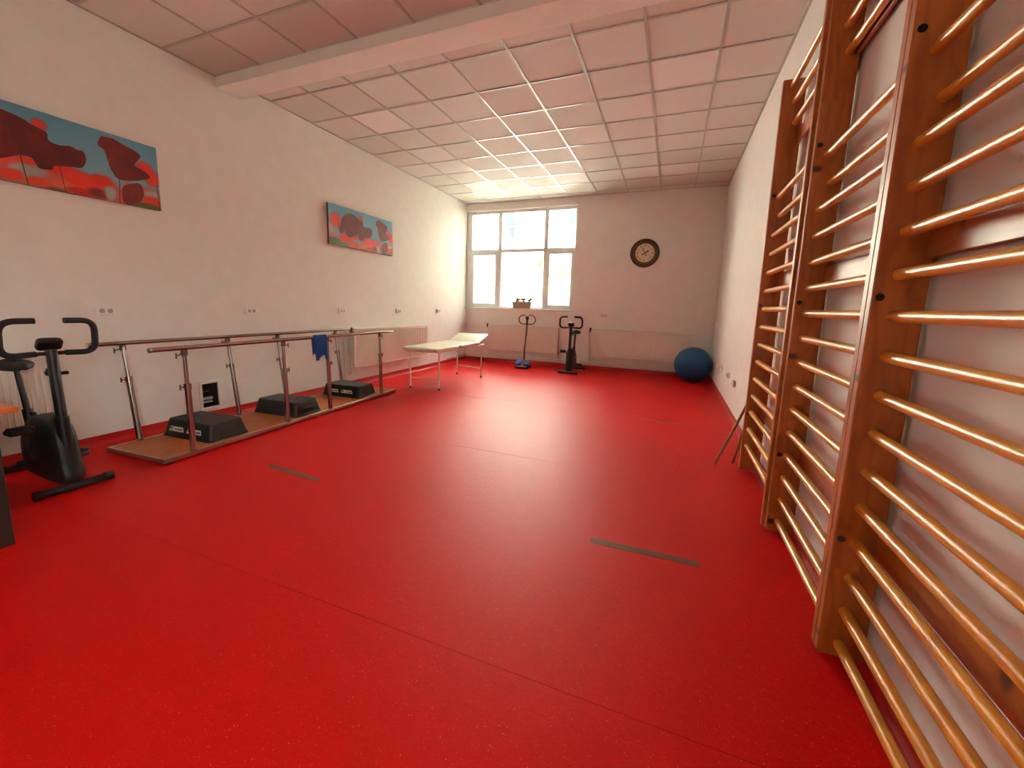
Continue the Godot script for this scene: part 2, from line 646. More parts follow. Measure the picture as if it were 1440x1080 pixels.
func build_shell() -> void:
	# floor: welded vinyl sheets over a screed
	var fl := structure("floor")
	tag(fl, "glossy red speckled vinyl floor with welded seams", "floor")
	var m := MB.new()
	span(m, Vector3(XL - 0.3, -0.25, ZB - 0.3), Vector3(XR + 0.3, -0.0022, ZR + 0.3))
	obj("screed", m, MAT.weld, fl)
	var seams := [ZR + 0.0, 0.80, -1.232, -3.281, -5.26, -7.25, ZB]
	for k in seams.size() - 1:
		m = MB.new()
		span(m, Vector3(XL, -0.002, seams[k + 1] + 0.0014), Vector3(XR, 0.0, seams[k] - 0.0014))
		obj("vinyl_sheet", m, MAT.floor, fl)

	var holes := [[-0.40, 0.30, 1.02, 1.75], [ZB - 0.3, -8.383, 1.243, 3.60], [-2.955, -2.78, 0.135, 0.40]]
	m = MB.new()
	cells(m, 0, XL - 0.32, XL, [ZB - 0.3, -8.383, -2.955, -2.78, -0.40, 0.30, ZR + 0.3], [-0.25, 0.135, 0.40, 1.02, 1.243, 1.75, 3.60, 4.0], holes)
	span(m, Vector3(XL - 0.32, 1.243, ZB - 0.3), Vector3(XL - 0.03, 3.60, -8.383))
	span(m, Vector3(XL - 0.32, 0.135, -2.955), Vector3(XL - 0.17, 0.40, -2.78))
	struct_mesh("wall_left", m, MAT.wall)
	m = MB.new()
	cells(m, 2, ZB - 0.28, ZB, [XL - 0.3, XL - 0.06, -1.995, XR + 0.3], [-0.25, 1.245, 3.458, 4.0], [[XL - 0.06, -1.995, 1.245, 3.458]])
	struct_mesh("wall_back", m, MAT.wall)
	m = MB.new()
	cells(m, 0, XR, XR + 0.3, [ZB - 0.28, 0.15, 1.45, ZR + 0.3], [-0.25, 0.95, 2.25, 4.0], [[0.15, 1.45, 0.95, 2.25]])
	struct_mesh("wall_right", m, MAT.wall)
	m = MB.new()
	span(m, Vector3(XL - 0.3, -0.25, ZR), Vector3(XR + 0.3, 4.0, ZR + 0.3))
	struct_mesh("wall_rear", m, MAT.wall)

	# skirting with a coved foot, the vinyl turned up the wall
	for w in [["baseboard_left", 0], ["baseboard_back", 1], ["baseboard_right", 2], ["baseboard_rear", 3]]:
		m = MB.new()
		var prof := [Vector2(0.0, 0.0), Vector2(0.052, 0.0), Vector2(0.03, 0.006), Vector2(0.014, 0.018), Vector2(0.007, 0.04), Vector2(0.006, 0.085), Vector2(0.0, 0.085)]
		var t: Transform3D
		var ln := 0.0
		match w[1]:
			0:
				ln = ZR - ZB
				t = Transform3D(Basis(Vector3(1, 0, 0), Vector3.UP, Vector3(0, 0, 1)), Vector3(XL, 0, (ZR + ZB) * 0.5))
			1:
				ln = XR - XL
				t = Transform3D(Basis(Vector3(0, 0, 1), Vector3.UP, Vector3(-1, 0, 0)), Vector3((XL + XR) * 0.5, 0, ZB))
			2:
				ln = ZR - ZB
				t = Transform3D(Basis(Vector3(-1, 0, 0), Vector3.UP, Vector3(0, 0, -1)), Vector3(XR, 0, (ZR + ZB) * 0.5))
			3:
				ln = XR - XL
				t = Transform3D(Basis(Vector3(0, 0, -1), Vector3.UP, Vector3(1, 0, 0)), Vector3((XL + XR) * 0.5, 0, ZR))
		prism(m, prof, ln, t)
		struct_mesh(w[0], m, MAT.skirting)

	# ceiling: slab, lay-in tiles, grid bars
	var ce := structure("ceiling")
	tag(ce, "suspended ceiling of square off-white tiles in a metal grid", "ceiling")
	m = MB.new()
	span(m, Vector3(XL - 0.32, 3.95, ZB - 0.3), Vector3(XR + 0.3, 4.2, ZR + 0.3))
	obj("slab", m, MAT.slab, ce)
	var x_lines := []
	for k in range(-7, 2):
		x_lines.append(-0.381 + 0.6 * k)
	var z_lines := []
	for k in range(0, 9):
		z_lines.append(-3.813 - 0.6 * k)
	var xs: Array = [XL] + x_lines.slice(1) + [XR]
	var zs: Array = [-3.435] + z_lines + [ZB]
	var panels := [[0, 1], [0, 6], [-6, 1], [-6, 6], [-3, 6]]
	lay_tiles(ce, xs, zs, CEIL, panels)
	var xn := [XL]
	for k in range(0, 8):
		xn.append(-3.943 + 0.6 * k)
	xn.append(XR)
	var zn := [-3.167, -2.68, -2.08, -1.48, -0.88, -0.28, 0.32, 0.92, ZR]
	lay_tiles(ce, xn, zn, CEIL_NEAR, [])
	for p in panels:
		var x0: float = -0.381 + 0.6 * p[0]
		var z0: float = -3.813 - 0.6 * p[1]
		var names := {"0,1": "square ceiling light panel, off, on the wall bars side close to the beam", "0,6": "square ceiling light panel, off, near the end wall above the clock and ball", "-6,1": "square ceiling light panel, off, on the canvas wall side close to the beam", "-6,6": "square ceiling light panel, off, in the window corner above the treatment couch", "-3,6": "square ceiling light panel, off, in line with the middle of the window"}
		var o := thing("ceiling_light_panel", names["%d,%d" % [p[0], p[1]]], "ceiling light", Vector3(x0 + 0.3, CEIL, z0 - 0.3), 0.0, "ceiling light panels")
		m = MB.new()
		for e in [[Vector3(-0.285, 0, 0), Vector3(0.012, 0.012, 0.582)], [Vector3(0.285, 0, 0), Vector3(0.012, 0.012, 0.582)], [Vector3(0, 0, -0.285), Vector3(0.558, 0.012, 0.012)], [Vector3(0, 0, 0.285), Vector3(0.558, 0.012, 0.012)]]:
			bx(m, e[0] + Vector3(0, 0.012, 0), e[1])
		obj("frame", m, MAT.white, o)
		m = MB.new()
		bx(m, Vector3(0, 0.013, 0), Vector3(0.556, 0.008, 0.556))
		obj("diffuser", m, MAT.diffuser, o)

	# downstand beam between the two ceilings
	m = MB.new()
	span(m, Vector3(XL, 3.485, -3.435), Vector3(XR, 3.95, -3.167), 0.004)
	struct_mesh("ceiling_beam", m, MAT.wall, "plastered downstand beam crossing the ceiling", "beam")


func lay_tiles(ce: Node3D, xs: Array, zs: Array, y: float, panels: Array) -> void:
	var unit := {}
	for a in xs.size() - 1:
		for b in zs.size() - 1:
			var x0: float = xs[a]
			var x1: float = xs[a + 1]
			var z0: float = zs[b]
			var z1: float = zs[b + 1]
			if absf(x1 - x0) < 0.05 or absf(z1 - z0) < 0.05:
				continue
			var skip := false
			for p in panels:
				if absf(x0 - (-0.381 + 0.6 * p[0])) < 0.05 and absf(z0 - (-3.813 - 0.6 * p[1])) < 0.01:
					skip = true
			if skip:
				continue
			var key := "%.3f,%.3f" % [absf(x1 - x0), absf(z1 - z0)]
			var alt := rng.randf() < 0.5
			var kk := key + str(alt)
			if not unit.has(kk):
				var m := MB.new()
				bx(m, Vector3.ZERO, Vector3(absf(x1 - x0) - 0.008, 0.014, absf(z1 - z0) - 0.008), 0.002)
				var o := obj("tile", m, MAT.tile if alt else MAT.tile_b, ce)
				unit[kk] = o.mesh
				o.position = Vector3((x0 + x1) * 0.5, y + 0.013 + rng.randf_range(0, 0.001), (z0 + z1) * 0.5)
			else:
				var o2 := put("tile", unit[kk], ce)
				o2.position = Vector3((x0 + x1) * 0.5, y + 0.013 + rng.randf_range(0, 0.001), (z0 + z1) * 0.5)
	for a in xs.size():
		var m := MB.new()
		var edge := a == 0 or a == xs.size() - 1
		var xx: float = xs[a] + (0.012 if a == 0 else (-0.012 if a == xs.size() - 1 else 0.0))
		span(m, Vector3(xx - (0.012 if edge else 0.013), y, zs[0]), Vector3(xx + (0.012 if edge else 0.013), y + 0.005, zs[-1]), 0.001)
		span(m, Vector3(xx - 0.002, y + 0.005, zs[0]), Vector3(xx + 0.002, y + 0.03, zs[-1]))
		obj("grid_bar", m, MAT.bar, ce)
	for b in zs.size():
		var m := MB.new()
		var zz: float = zs[b] + (-0.012 if b == 0 else (0.012 if b == zs.size() - 1 else 0.0))
		span(m, Vector3(XL + 0.024, y + 0.0003, zz - 0.013), Vector3(XR - 0.024, y + 0.0052, zz + 0.013), 0.001)
		obj("cross_bar", m, MAT.bar, ce)


func sash(parent: Node3D, called: String, x0: float, x1: float, y0: float, y1: float, z: float, w: float, d: float, turn := Transform3D()) -> void:
	var m := MB.new()
	for e in [[Vector3(x0, y0, z), Vector3(x0 + w, y1, z + d)], [Vector3(x1 - w, y0, z), Vector3(x1, y1, z + d)], [Vector3(x0 + w, y0, z), Vector3(x1 - w, y0 + w, z + d)], [Vector3(x0 + w, y1 - w, z), Vector3(x1 - w, y1, z + d)]]:
		span(m, e[0], e[1], 0.006)
	var o := obj(called, m, MAT.upvc, parent)
	o.transform = turn
	m = MB.new()
	span(m, Vector3(x0 + w - 0.005, y0 + w - 0.005, z + d * 0.4), Vector3(x1 - w + 0.005, y1 - w + 0.005, z + d * 0.4 + 0.006))
	obj("pane", m, MAT.glass, o)


func build_windows() -> void:
	var w1 := structure("window_1")
	tag(w1, "white six-pane window with two opening lower casements", "window")
	var z0 := -9.035
	# fixed upper lights and middle light; casements below at both sides
	var xa := XL - 0.03
	var xd := -1.97
	var xb := -3.79
	var xc := -2.69
	var yt := 3.462
	var ym := 2.57
	var yb := 1.262
	var m := MB.new()
	span(m, Vector3(xa, yb, z0), Vector3(-4.50, yt, z0 + 0.07), 0.006)
	span(m, Vector3(-2.045, yb, z0), Vector3(xd, yt, z0 + 0.07), 0.006)
	span(m, Vector3(-4.50, 3.395, z0), Vector3(-2.045, yt, z0 + 0.07), 0.006)
	span(m, Vector3(-4.50, yb, z0), Vector3(-2.045, yb + 0.05, z0 + 0.07), 0.006)
	obj("frame", m, MAT.upvc, w1)
	for x in [xb, xc]:
		m = MB.new()
		span(m, Vector3(x - 0.045, yb + 0.05, z0 + 0.002), Vector3(x + 0.045, 3.395, z0 + 0.068), 0.006)
		obj("mullion", m, MAT.upvc, w1)
	for e in [[-4.50, xb - 0.045], [xb + 0.045, xc - 0.045], [xc + 0.045, -2.045]]:
		m = MB.new()
		span(m, Vector3(e[0], ym - 0.04, z0 + 0.003), Vector3(e[1], ym + 0.04, z0 + 0.067), 0.006)
		obj("transom", m, MAT.upvc, w1)
		m = MB.new()
		span(m, Vector3(e[0] - 0.01, ym + 0.03, z0 + 0.03), Vector3(e[1] + 0.01, 3.40, z0 + 0.036))
		obj("pane", m, MAT.glass, w1)
	m = MB.new()
	span(m, Vector3(xb + 0.035, yb + 0.04, z0 + 0.03), Vector3(xc - 0.035, ym - 0.03, z0 + 0.036))
	obj("pane", m, MAT.glass, w1)
	sash(w1, "casement", -4.515, xb - 0.03, yb + 0.035, ym - 0.025, z0 + 0.03, 0.075, 0.06)
	sash(w1, "casement", xc + 0.03, -2.03, yb + 0.035, ym - 0.025, z0 + 0.03, 0.075, 0.06)
	for x in [xb - 0.067, xc + 0.067]:
		m = MB.new()
		bx(m, Vector3(x, 1.92, z0 + 0.094), Vector3(0.026, 0.07, 0.01), 0.003)
		bx(m, Vector3(x, 1.87, z0 + 0.11), Vector3(0.018, 0.13, 0.014), 0.005)
		obj("handle", m, MAT.white, w1)
	m = MB.new()
	span(m, Vector3(xa, 1.243, z0), Vector3(-1.95, 1.272, -8.862), 0.008)
	obj("window_sill", m, MAT.white, w1)

	# windows out of view: one over the desk, one in the opposite wall behind the wall bars
	side_window("window_2", "white framed window above the desk in the long wall", XL - 0.22, XL + 0.03, -0.40, 0.30, 1.02, 1.75)
	side_window("window_3", "white framed window past the wall bars", XR + 0.22, XR - 0.03, 0.15, 1.45, 0.95, 2.25)


func side_window(called: String, label: String, xo: float, xi: float, z0: float, z1: float, y0: float, y1: float) -> void:
	var w := structure(called)
	tag(w, label, "window")
	var s := signf(xi - xo)
	var m := MB.new()
	for e in [[y0, y0 + 0.07, z0, z1], [y1 - 0.07, y1, z0, z1], [y0 + 0.07, y1 - 0.07, z0, z0 + 0.07], [y0 + 0.07, y1 - 0.07, z1 - 0.07, z1]]:
		span(m, Vector3(xo, e[0], e[2]), Vector3(xo + s * 0.07, e[1], e[3]), 0.006)
	obj("frame", m, MAT.upvc, w)
	m = MB.new()
	span(m, Vector3(xo + s * 0.03, y0 + 0.06, z0 + 0.06), Vector3(xo + s * 0.036, y1 - 0.06, z1 - 0.06))
	obj("pane", m, MAT.glass, w)
	m = MB.new()
	span(m, Vector3(xo + s * 0.07, y0, z0), Vector3(xi, y0 + 0.025, z1), 0.006)
	obj("window_sill", m, MAT.white, w)


func build_outside() -> void:
	var m := MB.new()
	span(m, Vector3(-40, -0.8, -40), Vector3(30, -0.6, ZB - 0.3))
	span(m, Vector3(-40, -0.8, ZB - 0.3), Vector3(XL - 0.32, -0.6, 20))
	span(m, Vector3(XR + 0.3, -0.8, ZB - 0.3), Vector3(30, -0.6, 20))
	struct_mesh("pavement", m, MAT.pave, "pale paved ground outside the windows", "pavement")
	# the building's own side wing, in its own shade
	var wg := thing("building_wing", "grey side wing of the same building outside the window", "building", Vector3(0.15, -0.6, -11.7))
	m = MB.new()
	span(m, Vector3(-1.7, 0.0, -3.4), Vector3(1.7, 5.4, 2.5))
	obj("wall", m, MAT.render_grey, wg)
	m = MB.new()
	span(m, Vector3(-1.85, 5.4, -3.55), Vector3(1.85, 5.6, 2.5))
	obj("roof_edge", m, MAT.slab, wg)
	for z in [-1.2, 0.9]:
		m = MB.new()
		bx(m, Vector3(-1.71, 2.6, z), Vector3(0.06, 1.5, 1.2), 0.01)
		var wo := obj("window", m, MAT.white, wg)
		m = MB.new()
		bx(m, Vector3(-1.735, 2.6, z), Vector3(0.03, 1.36, 1.06))
		obj("pane", m, MAT.teal, wo)
	var b := thing("apartment_building", "pale sunlit building across the street with teal windows", "building", Vector3(-5, -0.6, -16.2))
	var wins := [[-6.37, 4.93, 0.34, 0.75], [-3.84, 4.95, 0.36, 0.80], [-9.0, 4.95, 0.36, 0.80], [-1.2, 4.95, 0.36, 0.8], [-8.9, 1.9, 0.8, 1.3]]
	m = MB.new()
	span(m, Vector3(-15, 0, -4), Vector3(16, 9.0, 0))
	obj("wall", m, MAT.stucco, b)
	m = MB.new()
	span(m, Vector3(-15.2, 9.0, -4.2), Vector3(16.2, 9.3, 0.25))
	obj("cornice", m, MAT.stucco, b)
	for w in wins:
		m = MB.new()
		bx(m, Vector3(w[0] + 5.0, w[1] + 0.6, 0.02), Vector3(w[2] + 0.12, w[3] + 0.12, 0.06), 0.01)
		var o := obj("window", m, MAT.white, b)
		m = MB.new()
		bx(m, Vector3(w[0] + 5.0, w[1] + 0.6, 0.045), Vector3(w[2], w[3], 0.03))
		obj("pane", m, MAT.teal, o)
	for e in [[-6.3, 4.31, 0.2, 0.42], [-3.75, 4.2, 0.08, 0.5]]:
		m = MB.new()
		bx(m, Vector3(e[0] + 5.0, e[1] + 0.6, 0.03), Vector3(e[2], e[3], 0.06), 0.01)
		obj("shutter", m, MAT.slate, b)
	m = MB.new()
	bx(m, Vector3(-4.15 + 5.0, 2.68 + 0.6, 0.03), Vector3(1.3, 0.24, 0.06), 0.01)
	obj("sign_band", m, MAT.cream_band, b)
	m = MB.new()
	prism(m, [Vector2(0, 0), Vector2(0.45, -0.16), Vector2(0.45, -0.12), Vector2(0, 0.16)], 0.26, Transform3D(Basis(Vector3(0, 0, 1), Vector3.UP, Vector3(-1, 0, 0)), Vector3(-0.11, 3.6, 0)))
	obj("awning", m, MAT.yellow, b)


func wall_bars(called: String, label: String, za: float, zb: float, rungs: Array, far_front: float, near_front: float, planks: Array) -> void:
	# a unit between two uprights; za is the far end, zb the near end
	var t := thing(called, label, "wall bars", Vector3(0.70, 0, (za + zb) * 0.5), 0.0, "wall bar units on the long wall")
	var zc := (za + zb) * 0.5
	var back := 0.772 - 0.70
	for e in [[za, 1.0, far_front], [zb, -1.0, near_front]]:
		var m := MB.new()
		m.uo = Vector2(rng.randf() * 5.0, rng.randf())
		var fr: float = e[2] - 0.70
		bx(m, Vector3((fr + back) * 0.5, 1.51, e[0] - zc + e[1] * 0.0185), Vector3(back - fr, 2.985, 0.037), 0.0035)
		var u := obj("upright", m, MAT.upright, t)
		for y in [0.45, 1.33, 2.15]:
			m = MB.new()
			lathe(m, [Vector2(0.013, 0.0), Vector2(0.013, 0.0015), Vector2(0.007, 0.0022), Vector2(0.0, 0.0022)], Vector3(fr + 0.022, y + 0.045, e[0] - zc + e[1] * 0.037), Basis(Vector3.RIGHT, Vector3(0, 0, e[1]), Vector3(0, -e[1], 0)), 10)
			obj("screw_cap", m, MAT.hole, u)
	for r in rungs:
		var m := MB.new()
		m.uo = Vector2(rng.randf() * 5.0, rng.randf())
		tube(m, [Vector3(r[0] - 0.70, r[1], za - zc + 0.034), Vector3(r[0] - 0.70, r[1], zb - zc - 0.034)], 0.0192, 16, false)
		obj("rung", m, MAT.rung, t)
	for y in planks:
		var m := MB.new()
		bx(m, Vector3(0.061, y, 0), Vector3(0.020, 0.105, zb - za - 0.076), 0.003)
		obj("cross_rail", m, MAT.upright, t)
		for s in [-1.0, 1.0]:
			m = MB.new()
			bx(m, Vector3(0.0805, y, s * ((zb - za) * 0.5 - 0.12)), Vector3(0.019, 0.032, 0.036), 0.002)
			obj("wall_bracket", m, MAT.darkmetal, t)


func build_wall_bars() -> void:
	var r1 := []
	for k in 13:
		r1.append([0.664 + 0.0013 * k, 0.225 + 0.1397 * k])
	r1 += [[0.706, 2.05], [0.682, 2.18], [0.728, 2.70], [0.712, 2.838], [0.687, 2.954]]
	var r2 := []
	for k in 14:
		r2.append([0.690, 0.080 + 0.1372 * k])
	r2 += [[0.724, 2.0], [0.694, 2.14], [0.728, 2.63], [0.710, 2.75], [0.690, 2.87]]
	var r3 := []
	for k in 14:
		r3.append([0.692, 0.072 + 0.1378 * k])
	r3 += [[0.728, 1.99], [0.692, 2.13], [0.728, 2.63], [0.710, 2.75], [0.690, 2.87]]
	wall_bars("wall_bars", "varnished wooden wall bars unit at the stick end, with two sticks leaning beside it", -3.815, -2.787, r1, 0.627, 0.615, [0.50, 1.57, 2.60])
	wall_bars("wall_bars", "varnished wooden wall bars unit in the middle of the three", -2.782, -1.8135, r2, 0.632, 0.627, [0.49, 1.52, 2.66])
	wall_bars("wall_bars", "varnished wooden wall bars unit at the end away from the window wall", -1.812, -0.85, r3, 0.627, 0.627, [0.50, 1.555, 2.66])


func rail_post(parent: Node3D, base: Vector3, top: Vector3, side: float) -> void:
	var d := (top - base).normalized()
	var mid := base + d * (0.56 / d.y)
	var m := MB.new()
	lathe(m, [Vector2(0.030, 0.0), Vector2(0.030, 0.005), Vector2(0.022, 0.008)], base, Basis(), 16)
	tube(m, [base, mid], 0.0225, 14)
	var o := obj("post", m, MAT.steel, parent)
	m = MB.new()
	tube(m, [mid - d * 0.02, top], 0.0145, 12)
	obj("inner_tube", m, MAT.steel, o)
	m = MB.new()
	tube(m, [mid - d * 0.045, mid + d * 0.004], 0.0265, 14)
	obj("collar", m, MAT.steel, o)
	m = MB.new()
	var k := mid - d * 0.02
	tube(m, [k, k + Vector3(0, 0, side * 0.055)], 0.005, 8)
	tube(m, [k + Vector3(0, -0.022, side * 0.055), k + Vector3(0, 0.022, side * 0.055)], 0.006, 8)
	obj("clamp_screw", m, MAT.darkmetal, o)
	m = MB.new()
	bx(m, top + Vector3(0, -0.022, 0), Vector3(0.030, 0.05, 0.04), 0.004)
	tube(m, [top + Vector3(0, -0.03, 0.02), top + Vector3(0, -0.042, side * 0.062)], 0.005, 8)
	tube(m, [top + Vector3(0, -0.066, side * 0.062), top + Vector3(0, -0.02, side * 0.062)], 0.0055, 8)
	obj("rail_clamp", m, MAT.darkmetal, o)


func build_parallel_bars() -> void:
	var turn := deg_to_rad(2.29)
	var t := thing("parallel_bars", "steel parallel walking bars on a low plywood platform along the wall", "parallel bars", Vector3(-3.59, 0, -1.855), turn)
	var m := MB.new()
	span(m, Vector3(-0.68, 0.006, -3.08), Vector3(-0.04, 0.046, -0.02))
	obj("platform", m, MAT.plywood, t)
	for e in [[Vector3(-0.04, 0.012, -3.1), Vector3(0.0, 0.05, 0)], [Vector3(-0.72, 0.012, -3.1), Vector3(-0.68, 0.05, 0)], [Vector3(-0.68, 0.012, -0.02), Vector3(-0.04, 0.05, 0)], [Vector3(-0.68, 0.012, -3.1), Vector3(-0.04, 0.05, -3.08)]]:
		m = MB.new()
		span(m, e[0], e[1], 0.004)
		obj("edge_rail", m, MAT.alu, t)
	for e in [Vector3(-0.02, 0.006, -0.05), Vector3(-0.70, 0.006, -0.05), Vector3(-0.02, 0.006, -1.55), Vector3(-0.70, 0.006, -1.55), Vector3(-0.02, 0.006, -3.05), Vector3(-0.70, 0.006, -3.05)]:
		m = MB.new()
		bx(m, e, Vector3(0.034, 0.012, 0.05), 0.002)
		obj("pad_foot", m, MAT.black, t)
	for z in [-0.24, -1.19, -1.80, -2.78]:
		rail_post(t, Vector3(-0.022, 0.05, z), Vector3(-0.035, 0.89, z), 1.0 if z > -1.0 else -1.0)
	for z in [-0.23, -1.17, -1.80, -2.78]:
		rail_post(t, Vector3(-0.698, 0.05, z), Vector3(-0.80, 0.885, z), 1.0)
	for e in [[-0.035, 0.908], [-0.80, 0.903]]:
		m = MB.new()
		tube(m, [Vector3(e[0], e[1], 0.0), Vector3(e[0], e[1], -3.06)], 0.0185, 16)
		var r := obj("handrail", m, MAT.steel, t)
		for z in [0.0, -3.06]:
			m = MB.new()
			tube(m, [Vector3(e[0], e[1], z - 0.008), Vector3(e[0], e[1], z + 0.008)], 0.0205, 16)
			obj("end_cap", m, MAT.chrome, r)


func build_steps() -> void:
	var turn := deg_to_rad(2.4)
	var spots := [[Vector3(-3.995, 0.0465, -2.435), "black step platform at the bike end of the walking bars, under the wall hatch", true], [Vector3(-4.03, 0.0465, -3.36), "black step platform without stickers, middle one between the walking bars", false], [Vector3(-4.07, 0.0465, -4.39), "black step platform with white stickers at the treatment couch end of the walking bars", true]]
	for s in spots:
		var t := thing("step_platform", s[1], "step", s[0], turn, "step platforms between the walking bars")
		var m := MB.new()
		var lo := Vector2(0.31, 0.195)
		var hi := Vector2(0.283, 0.155)
		var h0 := 0.012
		var h1 := 0.14
		# sloping skirt as a frustum with a rounded plan
		var ring := func(hx: float, hz: float, r: float) -> Array:
			var out := []
			for q in [[1, 1, 0.0], [-1, 1, 90.0], [-1, -1, 180.0], [1, -1, 270.0]]:
				for k in 5:
					var a := deg_to_rad(q[2] + k * 22.5)
					out.append(Vector2(q[0] * (hx - r) + cos(a) * r, q[1] * (hz - r) + sin(a) * r))
			return out
		var prev: Array = []
		var levels := [[lo.x, lo.y, 0.0], [lo.x, lo.y, h0], [lo.x - 0.006, lo.y - 0.006, h0 + 0.004], [hi.x, hi.y, h1], [hi.x - 0.006, hi.y - 0.006, h1 + 0.008]]
		for k in levels.size() - 1:
			var a: Array = ring.call(levels[k][0], levels[k][1], 0.035)
			var b: Array = ring.call(levels[k + 1][0], levels[k + 1][1], 0.035)
			for j in a.size():
				var j2 := (j + 1) % a.size()
				var p0 := Vector3(a[j].x, levels[k][2], a[j].y)
				var p1 := Vector3(a[j2].x, levels[k][2], a[j2].y)
				var p2 := Vector3(b[j2].x, levels[k + 1][2], b[j2].y)
				var p3 := Vector3(b[j].x, levels[k + 1][2], b[j].y)
				var nn := (p3 - p0).cross(p1 - p0).normalized()
				if nn.dot(Vector3(p0.x, 0.02, p0.z)) < 0.0:
					nn = -nn
				m.flat4(p0, p1, p2, p3, nn, Vector2.ZERO, Vector2.ZERO, Vector2.ZERO, Vector2.ZERO)
		obj("body", m, MAT.stepside, t)
		m = MB.new()
		var top: Array = ring.call(hi.x - 0.006, hi.y - 0.006, 0.03)
		prism(m, top, 0.010, Transform3D(Basis(Vector3.RIGHT, Vector3(0, 0, 1), Vector3.DOWN), Vector3(0, 0.146, 0)))
		obj("top_mat", m, MAT.steptop, t)
		var slope := atan2(0.04, 0.124)
		var tilt := Basis(Vector3.RIGHT, -slope)
		var side_at := Vector3(0, 0.072, 0.1785)
		# long grip slot in the short end
		m = MB.new()
		bx(m, Vector3(0.2985, 0.07, 0.0), Vector3(0.004, 0.016, 0.14), 0.0, Basis(Vector3(0, 0, 1), atan2(0.027, 0.124)))
		obj("grip_slot", m, MAT.blackgloss, t)
		if s[2]:
			for q in [[-0.125, 0.19], [0.105, 0.19]]:
				m = MB.new()
				var hw: float = q[1] * 0.5
				prism(m, [Vector2(-hw, -0.021), Vector2(hw, -0.021), Vector2(hw - 0.02, 0.021), Vector2(-hw + 0.012, 0.021)], 0.004, Transform3D(tilt, side_at + Vector3(q[0], 0, 0)))
				var st := obj("sticker", m, MAT.sticker, t)
				m = MB.new()
				for e in [[-0.35, 0.004, 0.026, 0.018], [0.28, -0.001, 0.045, 0.014], [0.0, -0.002, 0.05, 0.008]]:
					bx(m, side_at + Vector3(q[0] + e[0] * q[1], 0, 0) + tilt * Vector3(0, e[1], 0.0024), Vector3(e[2], e[3], 0.0012), 0.0, tilt)
				obj("print", m, MAT.ink, st)


func build_towel() -> void:
	# hangs over the handrail on the room side of the walking bars
	var t := thing("towel", "small blue cloth hung over the walking bars' handrail", "towel", Vector3(-3.692, 0.908, -3.53), deg_to_rad(2.29))
	var m := MB.new()
	var f := func(off: float) -> Callable:
		return func(u: float, w: float) -> Vector3:
			var z := (u - 0.5) * 0.185
			var fold := 0.008 * sin(u * 17.0) + 0.005 * sin(u * 31.0 + 1.0)
			var front := 0.235 + 0.06 * smoothstep(0.25, 0.1, u) - 0.03 * sin(u * 5.0)
			var rear := 0.15 + 0.05 * u
			var r := 0.0200 + off
			var arc := PI * r
			var s := -rear + w * (rear + arc + front)
			if s < 0.0:
				return Vector3(-r - fold * clampf(-s * 8.0, 0.0, 1.0), s, z * (1.0 + s * 0.4))
			if s < arc:
				var a := PI - s / r
				return Vector3(cos(a) * r, sin(a) * r, z)
			var d := s - arc
			return Vector3(r + fold * clampf(d * 8.0, 0.0, 1.0) + 0.01 * d, -d, z * (1.0 - d * 0.5) - 0.02 * d)
	grid(m, 30, 40, f.call(0.0), true)
	grid(m, 30, 40, f.call(0.005), false)
	obj("cloth", m, MAT.towel, t)


